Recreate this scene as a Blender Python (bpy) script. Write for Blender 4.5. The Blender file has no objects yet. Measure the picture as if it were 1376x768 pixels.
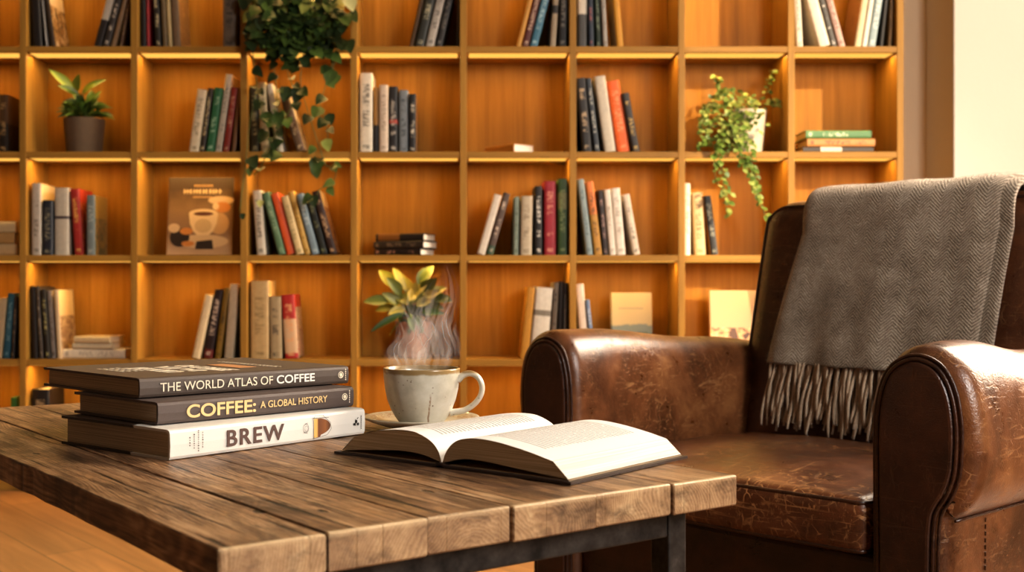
import bpy, bmesh, math, random
from mathutils import Vector, Matrix, Euler
random.seed(7)
S = bpy.context.scene
COL = S.collection
F = 1550.0; CX = 620.0; CY = 385.0; HC = 0.69      # focal length in pixels, principal point, eye height
D0 = 3.9                                             # distance to the front of the bookcase
R = math.radians

def P(px, py, Y):
    return Vector(((px - CX) / F * Y, Y, HC - (py - CY) / F * Y))

def lin(c):
    return c / 12.92 if c <= 0.04045 else ((c + 0.055) / 1.055) ** 2.4

def hx(s, k=1.0):
    return tuple(min(1.0, lin(int(s[i:i + 2], 16) / 255) * k) for i in (0, 2, 4)) + (1.0,)

# ---------------------------------------------------------------- objects
def link(o, parent=None):
    COL.objects.link(o)
    if parent is not None:
        o.parent = parent
    return o

def tag(o, label=None, cat=None, group=None, kind=None):
    if label: o['label'] = label
    if cat: o['category'] = cat
    if group: o['group'] = group
    if kind: o['kind'] = kind
    return o

def empty(name, loc=(0, 0, 0), rz=0.0):
    o = bpy.data.objects.new(name, None)
    o.location = loc
    o.rotation_euler = (0, 0, rz)
    o.empty_display_size = 0.05
    return link(o)

class MB:
    """collects vertices and faces, builds ONE mesh object"""
    def __init__(self):
        self.v = []; self.f = []; self.uv = {}
    def add(self, vs, fs):
        b = len(self.v)
        self.v += [tuple(x) for x in vs]
        self.f += [tuple(b + i for i in f) for f in fs]
        return b
    def box(self, x0, x1, y0, y1, z0, z1):
        self.add([(x0, y0, z0), (x1, y0, z0), (x1, y1, z0), (x0, y1, z0), (x0, y0, z1), (x1, y0, z1), (x1, y1, z1), (x0, y1, z1)],
                 [(0, 3, 2, 1), (4, 5, 6, 7), (0, 1, 5, 4), (1, 2, 6, 5), (2, 3, 7, 6), (3, 0, 4, 7)])
        return self
    def grid(self, pts, closed_u=False, closed_v=False):
        nu = len(pts); nv = len(pts[0])
        b = len(self.v)
        for row in pts:
            self.v += [tuple(p) for p in row]
        for i in range(nu if closed_u else nu - 1):
            for j in range(nv if closed_v else nv - 1):
                i2 = (i + 1) % nu; j2 = (j + 1) % nv
                self.f.append((b + i * nv + j, b + i2 * nv + j, b + i2 * nv + j2, b + i * nv + j2))
        return b
    def lathe(self, prof, n=40, c=(0, 0, 0)):
        pts = [[(c[0] + r * math.cos(2 * math.pi * k / n), c[1] + r * math.sin(2 * math.pi * k / n), c[2] + z) for r, z in prof] for k in range(n)]
        self.grid(pts, closed_u=True)
        return self
    def tube(self, path, rad, n=8, closed=False, caps=True):
        path = [Vector(p) for p in path]
        m = len(path)
        rads = rad if isinstance(rad, (list, tuple)) else [rad] * m
        rings = []
        prev = None
        for i, p in enumerate(path):
            if closed:
                t = path[(i + 1) % m] - path[i - 1]
            else:
                t = path[min(i + 1, m - 1)] - path[max(i - 1, 0)]
            if t.length < 1e-9: t = Vector((0, 0, 1))
            t.normalize()
            if prev is None:
                a = Vector((0, 0, 1)) if abs(t.z) < 0.9 else Vector((1, 0, 0))
                u = t.cross(a).normalized()
            else:
                u = (prev - t * prev.dot(t))
                u = u.normalized() if u.length > 1e-6 else t.orthogonal().normalized()
            prev = u
            w = t.cross(u)
            rings.append([p + (u * math.cos(2 * math.pi * k / n) + w * math.sin(2 * math.pi * k / n)) * rads[i] for k in range(n)])
        b = self.grid(rings, closed_u=closed, closed_v=True)
        if caps and not closed:
            self.f.append(tuple(b + k for k in range(n)))
            self.f.append(tuple(b + (m - 1) * n + k for k in reversed(range(n))))
        return self
    def poly(self, pts, z=0.0):
        b = len(self.v)
        self.v += [(x, y, z) for x, y in pts]
        self.f.append(tuple(range(b, b + len(pts))))
        return self
    def build(self, name, mat=None, parent=None, smooth=False, bevel=0.0, seg=2, subsurf=0, weld=False, solid=0.0):
        me = bpy.data.meshes.new(name)
        me.from_pydata(self.v, [], self.f)
        bm = bmesh.new(); bm.from_mesh(me)
        if weld: bmesh.ops.remove_doubles(bm, verts=bm.verts, dist=1e-5)
        bmesh.ops.recalc_face_normals(bm, faces=bm.faces)
        bm.to_mesh(me); bm.free()
        if smooth:
            me.polygons.foreach_set('use_smooth', [True] * len(me.polygons))
        if mat: me.materials.append(mat)
        o = bpy.data.objects.new(name, me)
        link(o, parent)
        if solid:
            m = o.modifiers.new('Solidify', 'SOLIDIFY'); m.thickness = solid; m.offset = 0
        if bevel:
            m = o.modifiers.new('Bevel', 'BEVEL'); m.width = bevel; m.segments = seg; m.limit_method = 'ANGLE'; m.angle_limit = R(35)
        if subsurf:
            m = o.modifiers.new('Subsurf', 'SUBSURF'); m.levels = subsurf; m.render_levels = subsurf
        return o

def rbox(mb, lx, ly, lz, r, fn=None, m=8, k=4):
    """rounded box centred on the origin; fn bends each point"""
    def axis(l):
        h = l / 2; a = [-h + r * (1 - math.cos(math.pi / 2 * i / k)) * 1.0 for i in range(k)]
        inner = [-(h - r) + (2 * (h - r)) * i / m for i in range(m + 1)]
        return a + inner + [-x for x in reversed(a)]
    ax = [axis(lx), axis(ly), axis(lz)]
    hl = (lx / 2, ly / 2, lz / 2)
    def rnd(p):
        c = [max(-(hl[i] - r), min(hl[i] - r, p[i])) for i in range(3)]
        d = Vector([p[i] - c[i] for i in range(3)])
        if d.length > 1e-9: d = d.normalized() * r
        q = Vector(c) + d
        return fn(q) if fn else q
    for a in range(3):
        b, c = (a + 1) % 3, (a + 2) % 3
        for s in (-1, 1):
            pts = []
            for u in ax[b]:
                row = []
                for w in ax[c]:
                    p = [0, 0, 0]; p[a] = s * hl[a]; p[b] = u; p[c] = w
                    row.append(rnd(p))
                pts.append(row)
            mb.grid(pts)
    return mb

def smooth_path(pts, n=8, closed=False):
    """Catmull-Rom through the points"""
    pts = [Vector(p) for p in pts]; m = len(pts); out = []
    for i in range(m if closed else m - 1):
        p0 = pts[i - 1] if (closed or i > 0) else pts[0] * 2 - pts[1]
        p1 = pts[i]; p2 = pts[(i + 1) % m]
        p3 = pts[(i + 2) % m] if (closed or i + 2 < m) else pts[-1] * 2 - pts[-2]
        for k in range(n):
            t = k / n
            out.append(0.5 * ((2 * p1) + (p2 - p0) * t + (2 * p0 - 5 * p1 + 4 * p2 - p3) * t * t + (3 * p1 - p0 - 3 * p2 + p3) * t ** 3))
    if not closed: out.append(pts[-1])
    return out

def text_mesh(name, body, size, mat, parent, loc, rot, bold=0.0, sx=1.0, align='LEFT', spacing=1.0):
    cu = bpy.data.curves.new(name + '_curve', 'FONT')
    cu.body = body; cu.size = size; cu.offset = bold; cu.extrude = 0.0002; cu.align_x = align; cu.space_character = spacing
    cu.resolution_u = 6
    tmp = bpy.data.objects.new(name + '_tmp', cu); COL.objects.link(tmp)
    dg = bpy.context.evaluated_depsgraph_get(); dg.update()
    me = bpy.data.meshes.new_from_object(tmp.evaluated_get(dg))
    bpy.data.objects.remove(tmp); bpy.data.curves.remove(cu)
    me.materials.clear(); me.materials.append(mat); me.name = name
    if sx != 1.0:
        me.transform(Matrix.Diagonal((sx, 1, 1, 1)))
    o = bpy.data.objects.new(name, me)
    o.location = loc; o.rotation_euler = rot
    return link(o, parent)

# ---------------------------------------------------------------- materials
class M:
    def __init__(self, name):
        self.m = bpy.data.materials.new(name); self.m.use_nodes = True
        self.t = self.m.node_tree; self.t.nodes.clear()
        self.out = self.t.nodes.new('ShaderNodeOutputMaterial')
    def n(self, typ, ins=None, out=0, **props):
        nd = self.t.nodes.new(typ)
        for k, v in props.items(): setattr(nd, k, v)
        for k, v in (ins or {}).items():
            if v is None: continue
            s = nd.inputs[k]
            if isinstance(v, bpy.types.NodeSocket): self.t.links.new(v, s)
            else: s.default_value = v
        return nd.outputs[out] if out is not None else nd
    def obj(self): return self.n('ShaderNodeTexCoord', out=3)
    def gen(self): return self.n('ShaderNodeTexCoord', out=0)
    def scale(self, vec, s, loc=(0, 0, 0), rot=(0, 0, 0)):
        return self.n('ShaderNodeMapping', {'Vector': vec, 'Scale': s, 'Location': loc, 'Rotation': rot})
    def noise(self, vec, scale, detail=4, rough=0.55, dist=0.0, color=False):
        return self.n('ShaderNodeTexNoise', {'Vector': vec, 'Scale': scale, 'Detail': detail, 'Roughness': rough, 'Distortion': dist}, out=1 if color else 0)
    def math(self, op, a, b=0.0, c=0.0, clamp=False):
        return self.n('ShaderNodeMath', {0: a, 1: b, 2: c}, operation=op, use_clamp=clamp)
    def ramp(self, fac, stops, interp='LINEAR'):
        nd = self.t.nodes.new('ShaderNodeValToRGB'); self.t.links.new(fac, nd.inputs[0])
        cr = nd.color_ramp; cr.interpolation = interp
        while len(cr.elements) < len(stops): cr.elements.new(0.5)
        for e, (p, c) in zip(cr.elements, stops):
            e.position = p; e.color = c if len(c) == 4 else tuple(c) + (1,)
        return nd.outputs[0]
    def step(self, fac, a, b):
        nd = self.t.nodes.new('ShaderNodeMapRange'); nd.clamp = True
        self.t.links.new(fac, nd.inputs[0]); nd.inputs[1].default_value = a; nd.inputs[2].default_value = b
        return nd.outputs[0]
    def mix(self, fac, a, b, blend='MIX'):
        nd = self.t.nodes.new('ShaderNodeMix'); nd.data_type = 'RGBA'; nd.blend_type = blend
        for s, v in ((nd.inputs[0], fac), (nd.inputs[6], a), (nd.inputs[7], b)):
            if isinstance(v, bpy.types.NodeSocket): self.t.links.new(v, s)
            else: s.default_value = v
        return nd.outputs[2]
    def sep(self, vec): return self.n('ShaderNodeSeparateXYZ', {0: vec}, out=None).outputs
    def comb(self, x=0.0, y=0.0, z=0.0): return self.n('ShaderNodeCombineXYZ', {0: x, 1: y, 2: z})
    def bump(self, h, strength=0.3, dist=0.002, normal=None):
        return self.n('ShaderNodeBump', {'Height': h, 'Strength': strength, 'Distance': dist, 'Normal': normal})
    def bsdf(self, color, rough=0.5, normal=None, **kw):
        ins = {'Base Color': color, 'Roughness': rough, 'Normal': normal}
        ins.update({k.replace('_', ' '): v for k, v in kw.items()})
        s = self.n('ShaderNodeBsdfPrincipled', ins)
        self.t.links.new(s, self.out.inputs[0])
        return self.m

def plain(name, color, rough=0.5, bump=0.0, scale=200, **kw):
    a = M(name)
    o = a.obj()
    nz = a.noise(o, scale, 3)
    col = a.mix(a.step(nz, 0.3, 0.75), tuple(c * 0.88 for c in color[:3]) + (1,), color)
    nr = a.bump(nz, bump, 0.001) if bump else None
    return a.bsdf(col, rough, nr, **kw)

def wood_mat(name, stretch, c1, c2, c3, rough=0.45):
    a = M(name); o = a.obj()
    v = a.scale(o, stretch)
    n1 = a.noise(v, 1.0, 5, 0.6, 0.4)
    n2 = a.noise(a.scale(o, tuple(s * 5 for s in stretch)), 1.0, 3)
    f = a.math('ADD', a.math('MULTIPLY', n1, 0.7), a.math('MULTIPLY', n2, 0.3))
    col = a.ramp(f, [(0.3, c1), (0.5, c2), (0.72, c3)])
    return a.bsdf(col, rough, a.bump(f, 0.15, 0.001), Specular_IOR_Level=0.22)

OAK = (hx('8c672c'), hx('a07734'), hx('b1873f'))
M_OAKV = wood_mat('oak_vertical_grain', (38, 38, 1.6), *OAK)
M_OAKH = wood_mat('oak_horizontal_grain', (1.6, 38, 38), *OAK)
M_OAKB = wood_mat('oak_back_panel', (26, 26, 1.1), hx('8a5f1b'), hx('a27023'), hx('b4802e'), 0.5)

def led_mat():
    a = M('warm_light_diffuser')
    e = a.n('ShaderNodeEmission', {'Color': (1.0, 0.52, 0.10, 1), 'Strength': 1.25})
    a.t.links.new(e, a.out.inputs[0])
    return a.m
M_LED = led_mat()

def wall_mat(name, c):
    a = M(name); o = a.obj()
    n = a.noise(o, 60, 6, 0.6)
    col = a.mix(a.step(a.noise(o, 1.3, 3), 0.3, 0.7), c, tuple(x * 0.93 for x in c[:3]) + (1,))
    return a.bsdf(col, 0.9, a.bump(n, 0.25, 0.002))

def floor_mat():
    a = M('oak_floorboards'); o = a.obj()
    x, y, z = a.sep(a.scale(o, (1, 1, 1), rot=(0, 0, R(-38))))
    br = a.n('ShaderNodeTexBrick', {'Vector': a.comb(y, x, 0.0), 'Color1': (0.2, 0.2, 0.2, 1), 'Color2': (0.8, 0.8, 0.8, 1), 'Mortar': (0, 0, 0, 1), 'Scale': 1.0, 'Mortar Size': 0.0018, 'Brick Width': 1.5, 'Row Height': 0.14, 'Bias': 0.0}, out=None)
    nz = a.noise(a.comb(a.math('MULTIPLY', x, 30.0), a.math('MULTIPLY', y, 1.8), 0.0), 1.0, 5, 0.6, 0.5)
    c = a.ramp(nz, [(0.3, hx('7d5634')), (0.55, hx('966b42')), (0.75, hx('a87b50'))])
    c = a.mix(0.25, c, br.outputs[0], 'OVERLAY')
    c = a.mix(br.outputs[1], c, hx('3a2412'))
    return a.bsdf(c, 0.38, a.bump(nz, 0.1, 0.001))

def table_mat():
    """old planks: growth rings run through the block, so end grain and long grain agree"""
    a = M('reclaimed_plank_wood'); o = a.obj()
    rnd = a.n('ShaderNodeNewGeometry', out=8)
    x, y, z = a.sep(o)
    off = a.math('MULTIPLY', rnd, 37.0)
    warp = a.noise(a.comb(a.math('MULTIPLY', x, 9.0), a.math('ADD', a.math('MULTIPLY', y, 2.2), off), a.math('MULTIPLY', z, 9.0)), 1.0, 3, 0.5)
    warp2 = a.noise(a.comb(a.math('MULTIPLY', x, 60.0), a.math('ADD', a.math('MULTIPLY', y, 5.0), off), a.math('MULTIPLY', z, 60.0)), 1.0, 4, 0.6)
    cx = a.math('ADD', a.math('MULTIPLY', a.math('SUBTRACT', a.math('FRACT', a.math('MULTIPLY', rnd, 7.31)), 0.5), 0.16), 0.27)
    dx = a.math('ADD', a.math('SUBTRACT', x, cx), a.math('MULTIPLY', a.math('SUBTRACT', warp, 0.5), 0.09))
    dz = a.math('ADD', a.math('ADD', z, 0.055), a.math('MULTIPLY', a.math('SUBTRACT', warp2, 0.5), 0.012))
    r = a.math('SQRT', a.math('ADD', a.math('MULTIPLY', dx, dx), a.math('MULTIPLY', dz, dz)))
    ring = a.math('SINE', a.math('ADD', a.math('MULTIPLY', r, 1900.0), a.math('MULTIPLY', warp2, 5.0)))
    fine = a.noise(a.comb(a.math('MULTIPLY', x, 240.0), a.math('ADD', a.math('MULTIPLY', y, 7.0), off), a.math('MULTIPLY', z, 240.0)), 1.0, 5, 0.7)
    f = a.math('ADD', a.math('MULTIPLY', a.math('MULTIPLY_ADD', ring, 0.5, 0.5), 0.08), a.math('ADD', a.math('MULTIPLY', fine, 0.58), a.math('MULTIPLY', warp, 0.34)))
    top = a.ramp(f, [(0.36, hx('2a1a10')), (0.44, hx('61452e')), (0.51, hx('8a6749')), (0.60, hx('b2916d')), (0.68, hx('cbb08c'))])
    # age: broad dark stains, long dark cracks, wormholes
    st = a.noise(a.comb(a.math('MULTIPLY', x, 11.0), a.math('ADD', a.math('MULTIPLY', y, 3.4), off), 0.0), 1.0, 6, 0.68, 0.8)
    top = a.mix(a.math('MULTIPLY', a.step(st, 0.47, 0.64), 0.80), top, hx('2a180c'))
    mo = a.noise(a.comb(a.math('MULTIPLY', x, 48.0), a.math('ADD', a.math('MULTIPLY', y, 13.0), off), 0.0), 1.0, 5, 0.7, 0.5)
    top = a.mix(a.math('MULTIPLY', a.step(mo, 0.54, 0.66), 0.62), top, hx('35200f'))
    top = a.mix(a.math('MULTIPLY', a.step(mo, 0.44, 0.34), 0.40), top, hx('b98f60'))
    cr = a.noise(a.comb(a.math('MULTIPLY', x, 85.0), a.math('ADD', a.math('MULTIPLY', y, 2.6), off), 0.0), 1.0, 4, 0.6, 0.3)
    crk = a.step(cr, 0.605, 0.64)
    top = a.mix(crk, top, hx('150c06'))
    dots = a.n('ShaderNodeTexVoronoi', {'Vector': a.comb(x, a.math('MULTIPLY', y, 0.45), z), 'Scale': 24.0, 'Randomness': 1.0}, out=None)
    dm = a.step(dots.outputs[0], 0.105, 0.07)
    pick = a.step(a.sep(dots.outputs[1])[0], 0.72, 0.75)
    hole = a.math('MULTIPLY', dm, pick)
    top = a.mix(hole, top, hx('120a05'))
    # sawn ends: paler, rings plain
    endf = a.math('MULTIPLY_ADD', ring, 0.5, 0.5)
    ef = a.math('ADD', a.math('MULTIPLY', endf, 0.085), a.math('ADD', a.math('MULTIPLY', warp2, 0.5), a.math('MULTIPLY', warp, 0.42)))
    end = a.ramp(ef, [(0.36, hx('77583c')), (0.47, hx('987755')), (0.58, hx('b29069')), (0.7, hx('cbad84'))])
    est = a.noise(a.scale(o, (16, 16, 30)), 1.0, 5, 0.7)
    end = a.mix(a.math('MULTIPLY', a.step(est, 0.52, 0.68), 0.7), end, hx('3d2714'))
    nrm = a.n('ShaderNodeNewGeometry', out=1)
    tr = a.n('ShaderNodeVectorTransform', {0: nrm}, vector_type='NORMAL', convert_from='WORLD', convert_to='OBJECT')
    ny = a.math('ABSOLUTE', a.sep(tr)[1])
    col = a.mix(a.step(ny, 0.5, 0.75), top, end)
    # worn pale arris along the top front edge
    edge = a.math('MULTIPLY', a.step(z, -0.0048, -0.0006), a.step(y, 0.006, 0.0015))
    col = a.mix(a.math('MULTIPLY', edge, 0.6), col, hx('d9bd92'))
    h = a.math('SUBTRACT', a.math('SUBTRACT', f, a.math('MULTIPLY', crk, 0.8)), hole)
    rough = a.math('MULTIPLY_ADD', st, 0.35, 0.27)
    return a.bsdf(col, rough, a.bump(h, 0.55, 0.0022))

def steel_mat():
    a = M('blackened_steel'); o = a.obj()
    n = a.noise(o, 35, 5, 0.65)
    c = a.ramp(n, [(0.35, hx('2a2928')), (0.6, hx('4a4744')), (0.8, hx('6a6661'))])
    return a.bsdf(c, a.math('MULTIPLY_ADD', n, 0.3, 0.3), a.bump(n, 0.15, 0.001), Metallic=0.75)

def leather_mat(name, dark, mid, light, wear=1.0, scl=1.0):
    a = M(name); o = a.obj()
    big = a.noise(o, 5.5 * scl, 4, 0.6, 0.6)
    med = a.noise(o, 22 * scl, 5, 0.65, 0.3)
    c = a.ramp(a.math('ADD', a.math('MULTIPLY', big, 0.65), a.math('MULTIPLY', med, 0.35)), [(0.36, dark), (0.52, mid), (0.70, light)])
    # crease network, bent and broken up by noise
    wv = a.noise(o, 6, 4, 0.6, 0.0, True)
    vv = a.n('ShaderNodeVectorMath', {0: o, 1: a.n('ShaderNodeVectorMath', {0: wv, 1: (0.16, 0.16, 0.16)}, operation='MULTIPLY')}, operation='ADD')
    vo = a.n('ShaderNodeTexVoronoi', {'Vector': vv, 'Scale': 30.0 * scl}, feature='DISTANCE_TO_EDGE')
    line = a.step(vo, 0.045, 0.006)
    mask = a.math('MULTIPLY', a.step(a.noise(o, 6.5, 4, 0.7), 0.50 - 0.06 * max(0, wear - 1), 0.66 - 0.06 * max(0, wear - 1)), a.step(a.noise(o, 60, 3, 0.7), 0.38, 0.6))
    # fine scratches: two stretched noises at different tilts
    s1 = a.noise(a.scale(o, (9, 60, 170), rot=(0.5, 0.3, 0.6)), 1.0, 3, 0.6, 1.2)
    s2 = a.noise(a.scale(o, (150, 12, 60), rot=(0.2, 0.8, -0.5)), 1.0, 3, 0.6, 1.2)
    scr = a.math('MAXIMUM', a.step(s1, 0.585, 0.68), a.step(s2, 0.59, 0.69))
    smask = a.step(a.noise(o, 7, 4, 0.7), 0.42, 0.60)
    w = a.math('MAXIMUM', a.math('MULTIPLY', line, mask), a.math('MULTIPLY', a.math('MULTIPLY', scr, smask), 0.75))
    c = a.mix(a.math('MULTIPLY', w, 0.58 * wear), c, hx('c4925f'))
    grain = a.n('ShaderNodeTexVoronoi', {'Vector': o, 'Scale': 420.0})
    h = a.math('ADD', a.math('MULTIPLY', grain, 0.22), a.math('ADD', a.math('MULTIPLY', med, 0.9), a.math('MULTIPLY', w, -0.5)))
    rough = a.math('ADD', a.math('MULTIPLY_ADD', med, 0.36, 0.15), a.math('MULTIPLY', w, 0.1))
    return a.bsdf(c, rough, a.bump(h, 0.32, 0.003), **{'Specular_IOR_Level': 0.55})

def wool_mat():
    a = M('herringbone_wool'); o = a.obj()
    x, y, z = a.sep(o)
    tri = a.math('PINGPONG', a.math('MULTIPLY', x, 1.0), 0.021)
    ph = a.math('MULTIPLY', a.math('ADD', a.math('MULTIPLY', tri, 1.0), a.math('MULTIPLY', z, 1.0)), 980.0)
    tw = a.math('MULTIPLY_ADD', a.math('SINE', a.math('ADD', ph, a.math('MULTIPLY', a.noise(o, 45, 3), 5.0))), 0.5, 0.5)
    fz = a.noise(o, 330, 4, 0.8)
    bl = a.noise(o, 13, 5, 0.75)
    f = a.math('ADD', a.math('MULTIPLY', tw, 0.20), a.math('ADD', a.math('MULTIPLY', fz, 0.54), a.math('MULTIPLY', bl, 0.42)))
    c = a.ramp(f, [(0.40, hx('44382c')), (0.54, hx('7c6d5c')), (0.66, hx('b0a18e')), (0.80, hx('dcd1c1'))])
    h = a.math('ADD', a.math('MULTIPLY', tw, 0.5), fz)
    return a.bsdf(c, 0.95, a.bump(h, 0.8, 0.003), Sheen_Weight=0.7, Sheen_Roughness=0.5, Sheen_Tint=hx('d8cabb'))

def fringe_mat():
    a = M('twisted_wool_yarn'); o = a.obj()
    n = a.noise(o, 300, 4, 0.7); b = a.noise(a.scale(o, (90, 90, 6)), 1.0, 2)
    c = a.ramp(a.math('ADD', a.math('MULTIPLY', n, 0.5), a.math('MULTIPLY', b, 0.5)), [(0.3, hx('86705a')), (0.5, hx('b59c80')), (0.75, hx('d6c3aa'))])
    return a.bsdf(c, 0.95, a.bump(n, 0.8, 0.002), Sheen_Weight=0.4)

def paper_edge(name, c1, c2, axis, scale=900):
    """cut page edges: fine lines across the given local axis"""
    a = M(name); o = a.obj()
    s = [4.0, 4.0, 4.0]; s[axis] = scale
    n = a.noise(a.scale(o, tuple(s)), 1.0, 2, 0.7)
    return a.bsdf(a.mix(a.step(n, 0.35, 0.65), c1, c2), 0.85, a.bump(n, 0.4, 0.001))

def stone_glaze():
    a = M('speckled_stoneware_glaze'); o = a.obj()
    b = a.noise(o, 22, 5, 0.6)
    c = a.ramp(b, [(0.3, hx('aaa594')), (0.5, hx('c5c0b1')), (0.72, hx('d8d4c8'))])
    vo = a.n('ShaderNodeTexVoronoi', {'Vector': o, 'Scale': 190.0}, out=None)
    sp = a.math('MULTIPLY', a.step(vo.outputs[0], 0.25, 0.12), a.step(a.sep(vo.outputs[1])[0], 0.80, 0.83))
    sp = a.math('MULTIPLY', sp, a.step(a.noise(o, 30, 2), 0.45, 0.55))
    c = a.mix(a.math('MULTIPLY', sp, 0.85), c, hx('5b3c1d'))
    x, y, z = a.sep(o)
    # brown iron run at the rim and one drip on the near side
    rim = a.step(a.math('ADD', z, a.math('MULTIPLY', a.noise(o, 60, 3), 0.006)), 0.0668, 0.0692)
    c = a.mix(a.math('MULTIPLY', rim, 0.85), c, hx('8a6a2c'))
    dx = a.math('ABSOLUTE', a.math('SUBTRACT', a.math('ADD', x, a.math('MULTIPLY', a.noise(o, 40, 2), 0.006)), a.math('ADD', a.math('MULTIPLY', z, 0.10), 0.0120)))
    dr = a.math('MULTIPLY', a.math('MULTIPLY', a.step(dx, 0.0016, 0.0004), a.step(y, -0.005, -0.01)), a.math('MULTIPLY', a.step(z, 0.042, 0.036), a.step(a.noise(o, 120, 2), 0.35, 0.5)))
    c = a.mix(a.math('MULTIPLY', dr, 0.8), c, hx('7b5322'))
    return a.bsdf(c, 0.28, a.bump(b, 0.08, 0.001), Coat_Weight=0.4, Coat_Roughness=0.15)

def saucer_mat():
    a = M('saucer_stoneware_glaze'); o = a.obj()
    x, y, z = a.sep(o)
    r = a.math('SQRT', a.math('ADD', a.math('MULTIPLY', x, x), a.math('MULTIPLY', y, y)))
    b = a.noise(o, 30, 5, 0.6)
    c = a.ramp(b, [(0.3, hx('9d9582')), (0.5, hx('b7ae9a')), (0.72, hx('c8c0ac'))])
    hatch = a.math('MULTIPLY_ADD', a.math('SINE', a.math('MULTIPLY', a.math('ADD', a.math('MULTIPLY', r, 4.0), a.noise(o, 90, 3)), 40.0)), 0.5, 0.5)
    band = a.math('MULTIPLY', a.math('MULTIPLY', a.step(r, 0.052, 0.056), a.step(r, 0.0695, 0.067)), a.math('MULTIPLY', hatch, a.step(z, 0.006, 0.008)))
    c = a.mix(a.math('MULTIPLY', band, 0.8), c, hx('8b5c2a'))
    return a.bsdf(c, 0.3, None, Coat_Weight=0.3)

def leaf_mat(name, dark, mid, light, edge=None):
    a = M(name); o = a.obj()
    rnd = a.n('ShaderNodeNewGeometry', out=8)
    n = a.noise(o, 40, 4, 0.6)
    f = a.math('ADD', a.math('MULTIPLY', rnd, 0.65), a.math('MULTIPLY', n, 0.35))
    stops = [(0.1, dark), (0.5, mid), (0.9, light)]
    c = a.ramp(f, stops)
    return a.bsdf(c, 0.4, a.bump(n, 0.2, 0.001), Subsurface_Weight=0.0, Transmission_Weight=0.0)

def steam_mat():
    a = M('steam_wisps')
    uv = a.n('ShaderNodeTexCoord', out=2)
    o = a.obj()
    u, v, w = a.sep(uv)
    d = a.noise(o, 26, 3, 0.5, 0.0)
    st = a.noise(a.comb(a.math('ADD', a.math('MULTIPLY', u, 7.0), a.math('MULTIPLY', d, 3.5)), a.math('MULTIPLY', v, 1.6), 0.0), 1.0, 1.5, 0.5, 0.6)
    edge = a.math('MULTIPLY', a.step(u, 0.0, 0.35), a.step(u, 1.0, 0.65))
    ends = a.math('MULTIPLY', a.step(v, 0.0, 0.18), a.step(v, 1.0, 0.55))
    al = a.math('MULTIPLY', a.math('MULTIPLY', a.step(st, 0.36, 0.78), 0.46), a.math('MULTIPLY', edge, ends))
    dif = a.n('ShaderNodeBsdfDiffuse', {'Color': (0.9, 0.88, 0.86, 1)})
    trl = a.n('ShaderNodeBsdfTranslucent', {'Color': (0.9, 0.88, 0.86, 1)})
    s = a.n('ShaderNodeMixShader', {0: 0.5, 1: dif, 2: trl})
    tp = a.n('ShaderNodeBsdfTransparent')
    mx = a.n('ShaderNodeMixShader', {0: al, 1: tp, 2: s})
    a.t.links.new(mx, a.out.inputs[0])
    return a.m

M_PAGES = paper_edge('page_block_edges', hx('cdbf9f'), hx('efe6cf'), 0, 500)
M_FLATPAGES = paper_edge('table_book_page_edges', hx('a3937a'), hx('dccdb0'), 2, 1100)
LEDP = 0.84; SUNP = 5.8; KEYP = 145.0; WINP = 100.0; FILLP = 4.0
VIEW = ('Standard', 'None', 0.06, 0.89)
# ================================================================ room
XW = 2.25; XL = -3.0; YB = 4.14; YF = -2.4; ZC = 2.75
M_WALLD = wall_mat('dark_brown_plaster', hx('6b5440'))
M_WALL = wall_mat('warm_plaster', hx('d9c9b0'))
def struct(mb, name, m, **k):
    return tag(mb.build(name, m, **k), kind='structure')
struct(MB().box(XL, XW + 0.2, YF, YB, -0.06, 0.0), 'floor', floor_mat())
struct(MB().box(XL, XW + 0.2, YF, YB + 0.1, ZC, ZC + 0.08), 'ceiling', wall_mat('ceiling_paint', hx('8a7c68')))
struct(MB().box(XL, XW + 0.2, YB, YB + 0.1, 0, ZC), 'wall_back', M_WALL)
struct(MB().box(XL - 0.1, XL, YF, YB, 0, ZC), 'wall_left', M_WALLD)
struct(MB().box(XL, XW + 0.2, YF - 0.1, YF, 0, ZC), 'wall_front', M_WALLD)
# window in the right wall: the low sun comes through it onto the right end of the bookcase
WY0, WY1, WZ0, WZ1 = 2.10, 3.86, 0.16, 2.66
w = MB()
w.box(XW, XW + 0.16, YF, WY0, 0, ZC); w.box(XW, XW + 0.16, WY1, YB, 0, ZC)
w.box(XW, XW + 0.16, WY0, WY1, 0, WZ0); w.box(XW, XW + 0.16, WY0, WY1, WZ1, ZC)
struct(w, 'wall_right', M_WALL)
w = MB()
for a, b, c, d in ((WY0, WY0 + 0.04, WZ0, WZ1), (WY1 - 0.04, WY1, WZ0, WZ1), (WY0, WY1, WZ0, WZ0 + 0.04), (WY0, WY1, WZ1 - 0.04, WZ1)):
    w.box(XW + 0.05, XW + 0.10, a, b, c, d)
struct(w, 'window_1', plain('white_window_paint', hx('e8e2d6'), 0.4))
PXL = 1247                                          # the pier beside the bookcase
pl = P(PXL, 0, YB - 0.02).x
struct(MB().box(pl, XW, D0 + 0.005, YB, 0, ZC), 'wall_pier', wall_mat('pier_plaster', hx('cdc6be')), bevel=0.004)
struct(MB().box(pl - 0.008, XW, D0 - 0.008, D0 + 0.004, 0, 0.09), 'baseboard_right', plain('baseboard_paint', hx('d8ccb8'), 0.5))

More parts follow.
